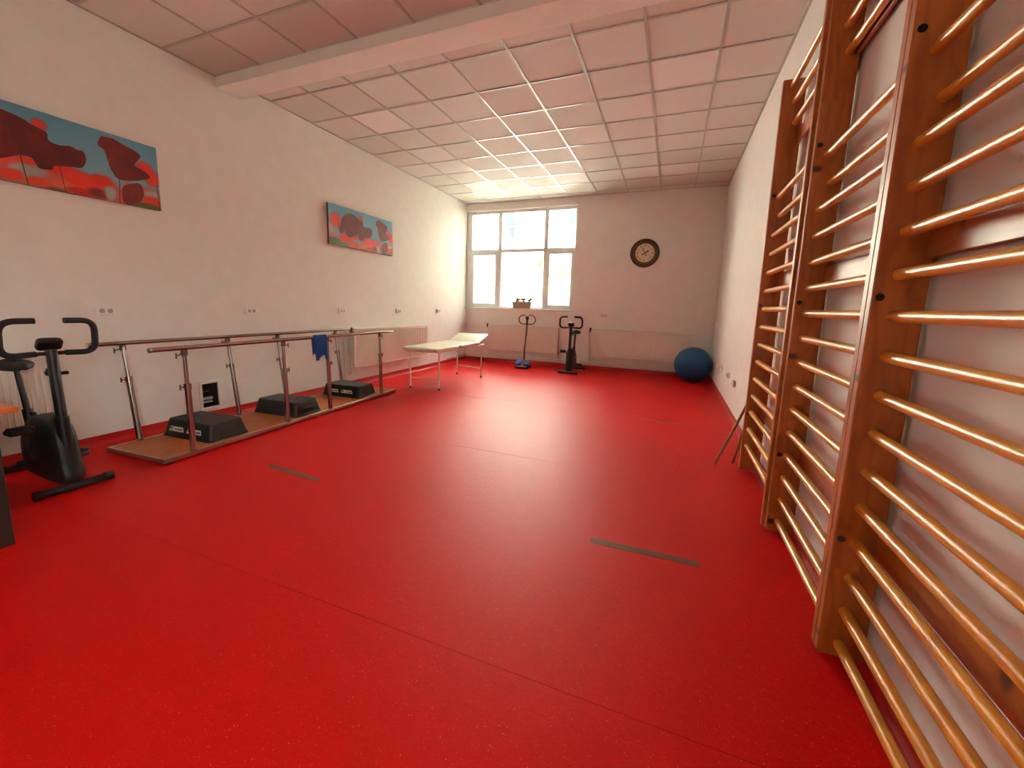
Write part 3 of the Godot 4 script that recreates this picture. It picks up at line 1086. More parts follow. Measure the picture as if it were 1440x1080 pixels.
func build_bike(label: String) -> Node3D:
	# forward is +z, the rider's right is -x, origin on the floor below the front foot
	var t := thing("exercise_bike", label, "exercise bike", Vector3.ZERO, 0.0, "exercise bikes")
	var m: MB
	for e in [[0.0, 0.19], [-0.74, 0.21]]:
		m = MB.new()
		tube(m, [Vector3(-e[1], 0.030, e[0]), Vector3(e[1], 0.030, e[0])], 0.026, 14)
		var o := obj("stabilizer", m, MAT.black, t)
		for s in [-1.0, 1.0]:
			m = MB.new()
			tube(m, [Vector3(s * (e[1] - 0.035), 0.0305, e[0]), Vector3(s * (e[1] + 0.008), 0.0305, e[0])], 0.0305, 14)
			obj("end_cap", m, MAT.blackgloss, o)
	# keel tube
	m = MB.new()
	tube(m, rounded([Vector3(0, 0.055, 0.0), Vector3(0, 0.085, -0.1), Vector3(0, 0.085, -0.6), Vector3(0, 0.055, -0.74)], 0.06), 0.026, 10)
	obj("keel", m, MAT.black, t)
	# flywheel housing, a rounded shell
	m = MB.new()
	var shell := [Vector2(-0.012, 0.05), Vector2(-0.008, 0.20), Vector2(-0.03, 0.34), Vector2(-0.08, 0.44), Vector2(-0.16, 0.495), Vector2(-0.27, 0.50), Vector2(-0.38, 0.46), Vector2(-0.48, 0.37), Vector2(-0.53, 0.26), Vector2(-0.52, 0.13), Vector2(-0.46, 0.055)]
	var mid := Vector2(-0.27, 0.27)
	for sg in [-1.0, 1.0]:
		var f := func(u: float, w: float) -> Vector3:
			var k := u * shell.size()
			var k0 := int(floorf(k)) % shell.size()
			var k1 := (k0 + 1) % shell.size()
			var km := (k0 - 1 + shell.size()) % shell.size()
			var k2 := (k0 + 2) % shell.size()
			var fr := k - floorf(k)
			var p: Vector2 = (shell[k0] as Vector2).cubic_interpolate(shell[k1], shell[km], shell[k2], fr)
			var q := mid.lerp(p, sin(w * PI * 0.5))
			return Vector3(sg * 0.082 * pow(maxf(cos(w * PI * 0.5), 0.0), 0.35), q.y, q.x)
		grid(m, 44, 10, f, sg < 0.0)
	obj("housing", m, MAT.casing, t)
	m = MB.new()
	for sg in [-1.0, 1.0]:
		lathe(m, [Vector2(0.085, 0.0), Vector2(0.085, 0.006), Vector2(0.06, 0.010), Vector2(0.0, 0.010)], Vector3(sg * 0.076, 0.28, -0.27), Basis(Vector3(0, -sg, 0), Vector3(sg, 0, 0), Vector3(0, 0, 1)), 28)
	obj("crank_disc", m, MAT.blackgloss, t)
	# front post and console
	m = MB.new()
	tube(m, [Vector3(0, 0.07, -0.045), Vector3(0, 0.50, -0.06)], 0.036, 16)
	tube(m, [Vector3(0, 0.48, -0.06), Vector3(0, 0.95, -0.085)], 0.0285, 16)
	obj("front_post", m, MAT.black, t)
	m = MB.new()
	tube(m, [Vector3(0, 0.205, -0.050), Vector3(0, 0.216, -0.050)], 0.0385, 18)
	obj("silver_ring", m, MAT.silver, t)
	m = MB.new()
	tube(m, [Vector3(0.028, 0.79, -0.078), Vector3(0.066, 0.79, -0.080)], 0.012, 10)
	lathe(m, [Vector2(0.010, 0.0), Vector2(0.030, 0.004), Vector2(0.033, 0.014), Vector2(0.026, 0.024), Vector2(0.0, 0.026)], Vector3(0, 0.80, -0.11), Basis(Vector3.RIGHT, Vector3(0, 0, -1), Vector3(0, 1, 0)), 16)
	obj("tension_knob", m, MAT.blackgloss, t)
	m = MB.new()
	pillow(m, Vector3(0, 0.985, -0.098), Vector3(0.125, 0.05, 0.085), 0.5, 0.4, Basis(Vector3.RIGHT, deg_to_rad(-55)))
	var con := obj("console", m, MAT.black, t)
	m = MB.new()
	bx(m, Vector3(0, 0.985, -0.098) + Basis(Vector3.RIGHT, deg_to_rad(-55)) * Vector3(0, 0.025, 0.0), Vector3(0.07, 0.003, 0.04), 0.001, Basis(Vector3.RIGHT, deg_to_rad(-55)))
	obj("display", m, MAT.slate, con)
	# handlebars: two open loops
	m = MB.new()
	tube(m, [Vector3(-0.10, 0.925, -0.085), Vector3(0.10, 0.925, -0.085)], 0.0125, 12)
	obj("handlebar", m, MAT.black, t)
	for sg in [-1.0, 1.0]:
		m = MB.new()
		tube(m, rounded([Vector3(sg * 0.07, 0.925, -0.085), Vector3(sg * 0.225, 0.918, -0.085), Vector3(sg * 0.222, 1.138, -0.06), Vector3(sg * 0.068, 1.138, -0.055)], 0.075, 8), 0.0185, 14)
		obj("grip", m, MAT.foam, t)
	# seat
	m = MB.new()
	tube(m, [Vector3(0, 0.40, -0.50), Vector3(0, 0.50, -0.52)], 0.028, 14)
	tube(m, [Vector3(0, 0.48, -0.516), Vector3(0, 0.775, -0.585)], 0.0185, 12)
	obj("seat_post", m, MAT.black, t)
	m = MB.new()
	tube(m, [Vector3(0, 0.475, -0.49), Vector3(0, 0.475, -0.445)], 0.008, 8)
	pillow(m, Vector3(0, 0.475, -0.438), Vector3(0.03, 0.03, 0.03), 0.8, 0.8, Basis(), 12, 8)
	obj("seat_knob", m, MAT.blackgloss, t)
	m = MB.new()
	var sf := func(u: float, w: float) -> Vector3:
		var a := TAU * u
		var b := PI * (clampf(w, 0.001, 0.999) - 0.5)
		var cz := cos(a)
		var wide := lerpf(0.115, 0.038, smoothstep(-0.5, 0.7, cz))
		var cb := pow(maxf(cos(b), 0.0), 0.6)
		return Vector3(wide * sin(a) * cb, 0.80 + 0.032 * sin(b) + 0.012 * cz * cz - 0.01 * cz, -0.585 + 0.145 * cz * cb)
	grid(m, 32, 12, sf, true)
	obj("seat", m, MAT.foam, t)
	m = MB.new()
	bx(m, Vector3(0, 0.775, -0.475), Vector3(0.035, 0.02, 0.03), 0.004)
	obj("seat_badge", m, MAT.silver, t)
	# cranks and pedals: the right pedal high, the left one low
	for e in [[-1.0, 0.42, -0.20], [1.0, 0.145, -0.34]]:
		m = MB.new()
		bx(m, Vector3(e[0] * 0.096, (0.28 + e[1]) * 0.5, (-0.27 + e[2]) * 0.5), Vector3(0.014, absf(e[1] - 0.28) + 0.06, 0.026), 0.003, Basis(Vector3.RIGHT, 0.47))
		var cr := obj("crank", m, MAT.blackgloss, t)
		m = MB.new()
		bx(m, Vector3(e[0] * 0.162, e[1], e[2]), Vector3(0.105, 0.034, 0.09), 0.009)
		bx(m, Vector3(e[0] * 0.162, e[1] + 0.026, e[2] + 0.02), Vector3(0.11, 0.024, 0.03), 0.006)
		obj("pedal", m, MAT.foam, cr)
	return t


func build_stepper() -> void:
	var t := thing("stepper", "small blue stepper with a tall pole and brown loop handle below the window", "stepper", Vector3(-2.885, 0, -8.24), deg_to_rad(6))
	var m := MB.new()
	bx(m, Vector3(0, 0.025, 0.09), Vector3(0.30, 0.035, 0.05), 0.01)
	bx(m, Vector3(0, 0.025, -0.16), Vector3(0.30, 0.035, 0.05), 0.01)
	bx(m, Vector3(0, 0.032, -0.035), Vector3(0.10, 0.04, 0.24), 0.01)
	obj("base_frame", m, MAT.black, t)
	m = MB.new()
	bx(m, Vector3(0, 0.05, 0.10), Vector3(0.22, 0.02, 0.05), 0.005)
	obj("front_bar", m, MAT.silver, t)
	for e in [[-0.085, 0.13, 0.22], [0.09, 0.105, 0.10]]:
		m = MB.new()
		pillow(m, Vector3(e[0], e[1], -0.03), Vector3(0.125, 0.06, 0.28), 0.35, 0.35, Basis(Vector3.RIGHT, e[2]))
		obj("pedal", m, MAT.blue, t)
		m = MB.new()
		tube(m, [Vector3(e[0], 0.045, -0.06), Vector3(e[0], e[1] - 0.01, -0.05)], 0.016, 10)
		obj("piston", m, MAT.silver, t)
	m = MB.new()
	prism(m, [Vector2(-0.05, 0.04), Vector2(0.05, 0.04), Vector2(0.028, 0.20), Vector2(-0.028, 0.20)], 0.04, Transform3D(Basis(), Vector3(0.045, 0, 0.075)))
	obj("pole_bracket", m, MAT.silver, t)
	m = MB.new()
	tube(m, [Vector3(0.045, 0.18, 0.07), Vector3(0.052, 0.45, 0.075), Vector3(0.078, 0.75, 0.08), Vector3(0.086, 1.02, 0.085)], 0.0185, 12)
	obj("pole", m, MAT.darkpole, t)
	m = MB.new()
	tube(m, [Vector3(0.084, 0.93, 0.085), Vector3(0.088, 1.08, 0.085)], 0.022, 12)
	pillow(m, Vector3(0.088, 1.085, 0.09), Vector3(0.075, 0.075, 0.06), 0.8, 0.8, Basis(), 16, 10)
	obj("console", m, MAT.black, t)
	for sg in [-1.0, 1.0]:
		m = MB.new()
		var pts := []
		for k in 15:
			var a := -PI * 0.5 + PI * k / 14.0
			pts.append(Vector3(0.087 + sg * (0.085 + 0.09 * cos(a)), 1.045 + 0.092 * sin(a), 0.085))
		pts.push_front(Vector3(0.087, 0.953, 0.085))
		pts.append(Vector3(0.087 + sg * 0.035, 1.137, 0.085))
		tube(m, pts, 0.0125, 10)
		obj("loop_handle", m, MAT.maroon, t)


func build_couch() -> void:
	var t := thing("treatment_couch", "cream padded treatment couch on thin metal legs with its headrest raised", "treatment couch", Vector3(-3.45, 0, -5.95))
	var m := MB.new()
	var legs := [Vector3(-0.283, 0, 0.60), Vector3(0.217, 0, 0.57), Vector3(-0.275, 0, -0.91), Vector3(0.282, 0, -0.80)]
	for p in legs:
		m = MB.new()
		tube(m, [Vector3(p.x, 0.02, p.z), Vector3(p.x, 0.60, p.z)], 0.0135, 12)
		var lg := obj("leg", m, MAT.cream, t)
		m = MB.new()
		lathe(m, [Vector2(0.0, 0.0), Vector2(0.018, 0.0), Vector2(0.018, 0.03), Vector2(0.0, 0.034)], p, Basis(), 12)
		obj("rubber_foot", m, MAT.black, lg)
	for e in [[0, 1], [2, 3]]:
		m = MB.new()
		tube(m, [legs[e[0]] + Vector3(0, 0.17, 0), legs[e[1]] + Vector3(0, 0.17, 0)], 0.009, 10)
		obj("stretcher", m, MAT.cream, t)
	m = MB.new()
	var q := [Vector3(-0.275, 0.60, 0.70), Vector3(0.255, 0.60, 0.66), Vector3(0.275, 0.60, -0.92), Vector3(-0.275, 0.60, -0.96)]
	for k in 4:
		tube(m, [q[k], q[(k + 1) % 4]], 0.014, 10)
	obj("frame", m, MAT.cream, t)
	m = MB.new()
	pillow(m, Vector3(-0.005, 0.640, 0.10), Vector3(0.62, 0.056, 1.36), 0.16, 0.07, Basis(Vector3.UP, 0.02), 56, 14)
	obj("cushion", m, MAT.vinyl, t)
	for z in [0.42, 0.08, -0.26]:
		m = MB.new()
		bx(m, Vector3(-0.005, 0.6686, z), Vector3(0.59, 0.002, 0.006), 0.0008)
		obj("seam", m, MAT.cream, t)
	var tilt := Basis(Vector3.RIGHT, deg_to_rad(17))
	m = MB.new()
	pillow(m, Vector3(0.012, 0.700, -0.80), Vector3(0.62, 0.050, 0.46), 0.16, 0.08, tilt, 56, 14)
	obj("headrest", m, MAT.vinyl, t)
	m = MB.new()
	tube(m, rounded([Vector3(0.24, 0.69, -0.90), Vector3(0.24, 0.60, -0.93), Vector3(-0.24, 0.60, -0.93), Vector3(-0.24, 0.69, -0.90)], 0.03), 0.008, 8)
	obj("headrest_stay", m, MAT.cream, t)


func canvas(label: String, zc: float, yc: float, extra: float) -> void:
	var t := thing("canvas_print", label, "canvas print", Vector3(XL, yc, zc), 0.0, "poppy canvases on the long wall")
	var hw := 0.715
	var hh := 0.28
	var m := MB.new()
	bx(m, Vector3(0.016 + extra, 0, 0), Vector3(0.030, hh * 2 - 0.002, hw * 2 - 0.002), 0.003)
	obj("stretcher_frame", m, MAT.canvas_side, t)
	m = MB.new()
	m.flat4(Vector3(0.0325 + extra, hh, hw), Vector3(0.0325 + extra, hh, -hw), Vector3(0.0325 + extra, -hh, -hw), Vector3(0.0325 + extra, -hh, hw), Vector3.RIGHT, Vector2(0, 0), Vector2(1, 0), Vector2(1, 1), Vector2(0, 1))
	obj("print", m, MAT.print, t)


func build_clock() -> void:
	var t := thing("wall_clock", "round wall clock with a dark bronze rim and cream dial", "clock", Vector3(-0.595, 2.442, ZB))
	var face := Basis(Vector3.RIGHT, Vector3(0, 0, 1), Vector3(0, -1, 0))
	var m := MB.new()
	lathe(m, [Vector2(0.0, 0.0), Vector2(0.275, 0.0), Vector2(0.282, 0.012), Vector2(0.278, 0.028), Vector2(0.262, 0.040), Vector2(0.245, 0.042), Vector2(0.232, 0.036)], Vector3.ZERO, face, 56)
	obj("outer_rim", m, MAT.bronze, t)
	m = MB.new()
	lathe(m, [Vector2(0.234, 0.034), Vector2(0.222, 0.044), Vector2(0.205, 0.044), Vector2(0.188, 0.030), Vector2(0.184, 0.018)], Vector3.ZERO, face, 56)
	obj("inner_rim", m, MAT.bronze_light, t)
	m = MB.new()
	lathe(m, [Vector2(0.188, 0.016), Vector2(0.0, 0.018)], Vector3.ZERO, face, 56)
	obj("dial", m, MAT.face, t)
	var font := SystemFont.new()
	font.font_names = PackedStringArray(["Droid Serif"])
	font.font_weight = 700
	var roman := ["XII", "I", "II", "III", "IV", "V", "VI", "VII", "VIII", "IX", "X", "XI"]
	for k in 12:
		var tm := TextMesh.new()
		tm.text = roman[k]
		tm.font = font
		tm.font_size = 32
		tm.pixel_size = 0.0011
		tm.depth = 0.0015
		tm.material = MAT.dark
		var o := put("numeral", tm, t)
		var a := TAU * k / 12.0
		o.position = Vector3(sin(a) * 0.148, cos(a) * 0.148, 0.0187)
		o.rotation.z = -a
	for e in [[deg_to_rad(59), 0.095, 0.020, "hour_hand"], [deg_to_rad(-26), 0.125, 0.0098, "minute_hand"]]:
		m = MB.new()
		var bs := Basis(Vector3(0, 0, 1), -e[0])
		prism(m, [Vector2(-e[2] * 0.5, -0.05), Vector2(e[2] * 0.5, -0.05), Vector2(e[2] * 0.4, 0.0), Vector2(e[2] * 0.7, e[1] * 0.75), Vector2(0, e[1]), Vector2(-e[2] * 0.7, e[1] * 0.75), Vector2(-e[2] * 0.4, 0.0)], 0.0015, Transform3D(bs, Vector3(0, 0, 0.0225 if e[2] > 0.01 else 0.025)))
		lathe(m, [Vector2(0.013, 0.0), Vector2(0.013, 0.0015), Vector2(0.0, 0.0015)], bs * Vector3(0, -0.05, 0) + Vector3(0, 0, 0.022 if e[2] > 0.01 else 0.0245), face, 12)
		obj(e[3], m, MAT.dark, t)
	m = MB.new()
	lathe(m, [Vector2(0.012, 0.018), Vector2(0.012, 0.027), Vector2(0.0, 0.028)], Vector3.ZERO, face, 14)
	obj("hub", m, MAT.dark, t)


func radiator(label: String, at: Vector3, turn: float, ln: float, h: float, valve_side: float) -> Node3D:
	# local x runs along the wall, local z away from it; at is the wall point below its middle
	var t := thing("radiator", label, "radiator", at, turn, "panel radiators")
	var y0 := 0.29
	var y1 := y0 + h
	for e in [[0.035, 0.05, "rear_panel", -1.0], [0.085, 0.10, "front_panel", 1.0]]:
		var m := MB.new()
		var prof := []
		var period := 0.0345
		var cnt := int((ln - 0.06) / period)
		var x := -cnt * period * 0.5
		var zf: float = e[1]
		prof.append(Vector2(-ln * 0.5, e[0])); prof.append(Vector2(ln * 0.5, e[0])); prof.append(Vector2(ln * 0.5, zf))
		for k in cnt:
			var xr := x + (cnt - k) * period
			prof.append(Vector2(xr, zf))
			prof.append(Vector2(xr - 0.0035, zf + 0.007))
			prof.append(Vector2(xr - 0.0105, zf + 0.007))
			prof.append(Vector2(xr - 0.014, zf))
		prof.append(Vector2(-ln * 0.5, zf))
		# fluted field between two plain headers
		prism(m, prof, h - 0.07, Transform3D(Basis(Vector3.RIGHT, Vector3(0, 0, 1), Vector3.DOWN), Vector3(0, (y0 + y1) * 0.5, 0)))
		for yy in [y0 + 0.0175, y1 - 0.0175]:
			bx(m, Vector3(0, yy, (e[0] + zf) * 0.5), Vector3(ln, 0.035, zf - e[0] + 0.004), 0.006)
		obj(e[2], m, MAT.enamel, t)
	var m2 := MB.new()
	bx(m2, Vector3(0, y1 + 0.004, 0.067), Vector3(ln + 0.004, 0.012, 0.085), 0.003)
	obj("top_grille", m2, MAT.enamel, t)
	for s in [-1.0, 1.0]:
		m2 = MB.new()
		bx(m2, Vector3(s * (ln * 0.5 + 0.001), (y0 + y1) * 0.5, 0.067), Vector3(0.006, h - 0.02, 0.078), 0.002)
		obj("side_cover", m2, MAT.enamel, t)
	for s in [-0.32, 0.32]:
		m2 = MB.new()
		bx(m2, Vector3(s * ln, y0 + 0.12, 0.018), Vector3(0.03, 0.12, 0.034), 0.003)
		obj("wall_bracket", m2, MAT.enamel, t)
	m2 = MB.new()
	var vx := valve_side * (ln * 0.5 + 0.035)
	tube(m2, [Vector3(valve_side * ln * 0.5, y1 - 0.045, 0.067), Vector3(vx, y1 - 0.045, 0.067)], 0.012, 10)
	tube(m2, [Vector3(vx, y1 - 0.06, 0.067), Vector3(vx, y1 - 0.025, 0.067)], 0.016, 12)
	var vb := obj("valve", m2, MAT.brass, t)
	m2 = MB.new()
	tube(m2, [Vector3(vx, y1 - 0.03, 0.067), Vector3(vx - valve_side * 0.012, y1 + 0.035, 0.08)], 0.019, 12)
	obj("valve_head", m2, MAT.dark, vb)
	m2 = MB.new()
	tube(m2, rounded([Vector3(vx, y1 - 0.05, 0.067), Vector3(vx, 0.215, 0.067), Vector3(vx, 0.205, 0.026), Vector3(vx, 0.179, 0.026)], 0.02), 0.0095, 10)
	obj("feed_pipe", m2, MAT.enamel, t)
	m2 = MB.new()
	var rx := -valve_side * (ln * 0.5 + 0.025)
	tube(m2, rounded([Vector3(-valve_side * ln * 0.5, y0 + 0.03, 0.067), Vector3(rx, y0 + 0.03, 0.067), Vector3(rx, 0.215, 0.067), Vector3(rx, 0.205, 0.026), Vector3(rx, 0.179, 0.026)], 0.02), 0.0095, 10)
	obj("return_pipe", m2, MAT.enamel, t)
	m2 = MB.new()
	tube(m2, [Vector3(rx, y0 + 0.005, 0.067), Vector3(rx, y0 + 0.05, 0.067)], 0.015, 10)
	obj("return_valve", m2, MAT.brass, t)
	return t


func socket(label: String, at: Vector3, turn: float, wide: float, group: String, holes := 2) -> void:
	var t := thing("wall_socket", label, "socket", at, turn, group)
	var m := MB.new()
	bx(m, Vector3(0, 0, 0.0185), Vector3(wide, 0.078, 0.037), 0.008)
	obj("plate", m, MAT.socket, t)
	for k in holes:
		var x := (k - (holes - 1) * 0.5) * 0.056
		m = MB.new()
		lathe(m, [Vector2(0.024, 0.0372), Vector2(0.024, 0.041), Vector2(0.0205, 0.041), Vector2(0.0195, 0.0375)], Vector3(x, 0, 0), Basis(Vector3.RIGHT, Vector3(0, 0, 1), Vector3(0, -1, 0)), 20)
		obj("outlet_rim", m, MAT.socket, t)
		m = MB.new()
		lathe(m, [Vector2(0.0195, 0.0374), Vector2(0.0, 0.0374)], Vector3(x, 0, 0), Basis(Vector3.RIGHT, Vector3(0, 0, 1), Vector3(0, -1, 0)), 18)
		obj("outlet_well", m, MAT.well, t)


func build_wall_fittings() -> void:
	var wall_turn := PI * 0.5
	var names := ["white double wall socket above the round cover plate and the exercise bike", "white double wall socket above the walking bars, between the two canvases", "white wall socket under the canvas by the walking bars' far end", "white wall socket above the long-wall radiator", "white wall socket near the window corner above the treatment couch"]
	var zs := [-2.043, -3.387, -4.825, -6.209, -7.577]
	for k in 5:
		socket(names[k], Vector3(XL, 1.176, zs[k]), wall_turn, 0.128 if k < 2 else 0.11, "sockets on the long wall")
	var m := MB.new()
	lathe(m, [Vector2(0.0, 0.0), Vector2(0.052, 0.0), Vector2(0.052, 0.006), Vector2(0.046, 0.010), Vector2(0.0, 0.011)], Vector3.ZERO, Basis(Vector3(0, 0, 1), Vector3(1, 0, 0), Vector3(0, 1, 0)), 32)
	var o := obj("cover_plate", m, MAT.wall)
	o.position = Vector3(XL, 0.99, -2.036)
	tag(o, "round wall-coloured cover plate below the double socket by the bike", "cover plate")
	socket("white double wall socket above the end-wall radiator below the clock", Vector3(-1.329, 1.171, ZB), 0.0, 0.14, "end wall sockets", 2)
	var rz := [-7.485, -6.99, -6.168, -5.613]
	var ry := [0.435, 0.453, 0.474, 0.452]
	var rn := ["low white socket on the bare wall, first beside the blue ball", "low white socket on the bare wall, second from the blue ball", "low white socket on the bare wall, third from the blue ball", "low white socket on the bare wall by the wall bars and sticks"]
	for k in 4:
		socket(rn[k], Vector3(XR, ry[k], rz[k]), -PI * 0.5, 0.085, "low sockets beside the wall bars", 1)
	# hatch in the long wall with its white frame and the pipework inside
	var t := thing("wall_hatch", "open white-framed hatch low in the wall showing pipes", "wall hatch", Vector3(XL, 0.268, -2.868))
	m = MB.new()
	for e in [[Vector3(0, 0.143, 0), Vector3(0.022, 0.028, 0.226)], [Vector3(0, -0.143, 0), Vector3(0.022, 0.028, 0.226)], [Vector3(0, 0, 0.0985), Vector3(0.022, 0.258, 0.028)], [Vector3(0, 0, -0.0985), Vector3(0.022, 0.258, 0.028)]]:
		bx(m, e[0] + Vector3(0.011, 0, 0), e[1], 0.004)
	obj("frame", m, MAT.white, t)
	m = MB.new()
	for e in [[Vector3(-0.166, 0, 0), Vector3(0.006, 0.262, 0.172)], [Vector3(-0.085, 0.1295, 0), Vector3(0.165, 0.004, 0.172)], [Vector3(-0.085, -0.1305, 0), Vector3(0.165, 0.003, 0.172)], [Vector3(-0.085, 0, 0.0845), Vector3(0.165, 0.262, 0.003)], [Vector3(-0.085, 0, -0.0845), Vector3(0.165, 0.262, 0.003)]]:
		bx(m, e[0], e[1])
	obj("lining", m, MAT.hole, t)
	for e in [[-0.055, 0.018], [-0.095, 0.012]]:
		m = MB.new()
		tube(m, [Vector3(-0.10, e[0], -0.083), Vector3(-0.10, e[0], 0.083)], e[1], 12)
		obj("pipe", m, MAT.enamel, t)
	m = MB.new()
	tube(m, [Vector3(-0.11, -0.05, 0.02), Vector3(-0.11, 0.06, 0.02)], 0.014, 10)
	tube(m, [Vector3(-0.11, 0.02, 0.02), Vector3(-0.05, 0.035, 0.02)], 0.010, 10)
	tube(m, [Vector3(-0.052, 0.035, -0.02), Vector3(-0.052, 0.035, 0.06)], 0.007, 8)
	obj("stopcock", m, MAT.brass, t)
	# radiators
	radiator("white fluted radiator behind the exercise bike, below the canvas and the bike's handlebars", Vector3(XL, -0.04, -1.17), wall_turn, 0.96, 0.60, -1.0)
	radiator("long white fluted radiator on the long wall behind the treatment couch", Vector3(XL, 0, -6.00), wall_turn, 2.04, 0.60, -1.0)
	radiator("white fluted radiator under the window, behind the stepper", Vector3(-3.12, 0, ZB), 0.0, 1.68, 0.58, -1.0)
	radiator("white fluted radiator under the clock beside the blue ball", Vector3(-0.57, 0, ZB), 0.0, 1.96, 0.58, -1.0)
	# heating pipes along the end wall
	for e in [[0.118, "lower white heating pipe along the end wall just above the skirting"], [0.165, "upper white heating pipe along the end wall under the radiators"]]:
		m = MB.new()
		tube(m, [Vector3(XL + 0.03, e[0], ZB + 0.026), Vector3(XR - 0.004, e[0], ZB + 0.026)], 0.013, 12)
		var p := obj("heating_pipe", m, MAT.enamel)
		tag(p, e[1], "pipe", "heating pipes on the end wall")
	m = MB.new()
	tube(m, [Vector3(XL + 0.026, 0.13, ZB + 0.02), Vector3(XL + 0.026, 0.13, -8.05), Vector3(XL + 0.0, 0.13, -8.02)], 0.011, 10)
	var p2 := obj("heating_pipe", m, MAT.alu)
	tag(p2, "short grey pipe along the long wall in the window corner", "pipe", "heating pipes")
	m = MB.new()
	tube(m, [Vector3(XL + 0.022, 0.086, -4.86), Vector3(XL + 0.022, 0.86, -4.86)], 0.014, 10)
	var p3 := obj("heating_pipe", m, MAT.enamel)
	tag(p3, "upright white pipe on the long wall at the radiator's end", "pipe", "heating pipes")


func build_small_things() -> void:
	# gym ball
	var t := thing("gym_ball", "large blue gym ball in the corner by the radiator under the clock", "gym ball", Vector3(0.445, 0, -8.37))
	var m := MB.new()
	var bf := func(u: float, w: float) -> Vector3:
		var a := TAU * u
		var b := PI * (clampf(w, 0.002, 0.998) - 0.5)
		var r := 0.328 + 0.0012 * cos(b * 44.0) * smoothstep(1.3, 1.1, absf(b))
		return Vector3(r * cos(b) * cos(a), 0.328 + r * sin(b) * 0.995, r * cos(b) * sin(a))
	grid(m, 64, 96, bf, true)
	obj("ball_skin", m, MAT.ball, t)
	m = MB.new()
	lathe(m, [Vector2(0.0, 0.0), Vector2(0.014, 0.0), Vector2(0.012, 0.004), Vector2(0.0, 0.004)], Vector3(0, 0.328, 0) + Vector3(-0.45, 0.72, 0.53).normalized() * 0.326, Basis(Quaternion(Vector3.UP, Vector3(-0.45, 0.72, 0.53).normalized())), 14)
	obj("valve_plug", m, MAT.ball, t)

	# exercise sticks leaning on the bare wall
	for e in [[Vector3(0.450, 0.0, -3.835), Vector3(0.774, 0.87, -3.93), "thin wooden exercise stick leaning on the wall, its foot farther out on the floor"], [Vector3(0.598, 0.0, -3.93), Vector3(0.774, 0.86, -4.00), "thin wooden exercise stick leaning on the wall, its foot close to the wall bars"]]:
		m = MB.new()
		var d: Vector3 = e[1] - e[0]
		tube(m, [Vector3(0, 0.007, 0), d], 0.0115, 12)
		var o := obj("exercise_stick", m, MAT.stick)
		o.position = e[0]
		tag(o, e[2], "stick", "exercise sticks")

	# floor tapes
	for e in [[-0.045, -2.217, 0.565, 0.05, 0.01, "dark brown tape strip on the floor beside the middle wall bars unit"], [-2.606, -2.19, 0.565, 0.05, -0.075, "brown tape strip on the floor in front of the walking bars"], [0.003, -5.148, 0.56, 0.045, -0.05, "faint worn tape strip on the floor between the blue ball and the wall bars"], [-2.63, -5.21, 0.42, 0.014, -0.06, "short thin dark tape line on the floor beside the treatment couch"]]:
		m = MB.new()
		bx(m, Vector3(0, 0.0008, 0), Vector3(e[2], 0.0014, e[3]), 0.0004)
		var o2 := obj("floor_tape", m, MAT.tape_worn if e[2] == 0.56 else MAT.tape)
		o2.position = Vector3(e[0], 0, e[1])
		o2.rotation.y = e[4]
		tag(o2, e[5], "tape", "tape marks on the floor")

	# desk at the edge of the view
	t = thing("desk", "dark-sided desk with an orange wood top beside the exercise bike", "desk", Vector3(-3.70, 0, -0.45))
	m = MB.new()
	span(m, Vector3(-0.62, 0.705, -0.53), Vector3(0.62, 0.731, 0.53), 0.004)
	obj("desk_top", m, MAT.desktop, t)
	for x in [-0.58, 0.58]:
		m = MB.new()
		span(m, Vector3(x - 0.011, 0.0, -0.456), Vector3(x + 0.011, 0.704, 0.456), 0.003)
		obj("end_panel", m, MAT.deskdark, t)
	m = MB.new()
	span(m, Vector3(-0.568, 0.32, -0.40), Vector3(0.568, 0.704, -0.382), 0.002)
	obj("modesty_panel", m, MAT.deskdark, t)

	# planter on the sill
	t = thing("window_planter", "brown trough planter with a trailing plant on the window sill", "planter", Vector3(-3.185, 1.272, -8.915))
	m = MB.new()
	var pp := [[0.20, 0.040, 0.0], [0.228, 0.05, 0.135], [0.24, 0.055, 0.137], [0.24, 0.055, 0.157], [0.222, 0.044, 0.157], [0.215, 0.042, 0.13]]
	for k in pp.size() - 1:
		var a: Array = pp[k]
		var b: Array = pp[k + 1]
		for s in [[1, 1, 1, -1], [1, -1, -1, -1], [-1, -1, -1, 1], [-1, 1, 1, 1]]:
			var p0 := Vector3(s[0] * a[0], a[2], s[1] * a[1])
			var p1 := Vector3(s[2] * a[0], a[2], s[3] * a[1])
			var p2 := Vector3(s[2] * b[0], b[2], s[3] * b[1])
			var p3 := Vector3(s[0] * b[0], b[2], s[1] * b[1])
			var nn := (p3 - p0 + Vector3(1e-5, 0, 0)).cross(p1 - p0).normalized()
			var outw := Vector3((s[0] + s[2]) * 0.5, 0.01, (s[1] + s[3]) * 0.5)
			if k >= 4:
				outw = -outw
			if nn.dot(outw) < 0.0 and k != 3:
				nn = -nn
			m.flat4(p0, p1, p2, p3, Vector3.UP if k == 3 else nn, Vector2.ZERO, Vector2.ZERO, Vector2.ZERO, Vector2.ZERO)
	bx(m, Vector3(0, 0.003, 0), Vector3(0.40, 0.006, 0.08))
	obj("trough", m, MAT.pot, t)
	m = MB.new()
	span(m, Vector3(-0.213, 0.115, -0.041), Vector3(0.213, 0.132, 0.041))
	obj("soil", m, MAT.soil, t)
	var stems := MB.new()
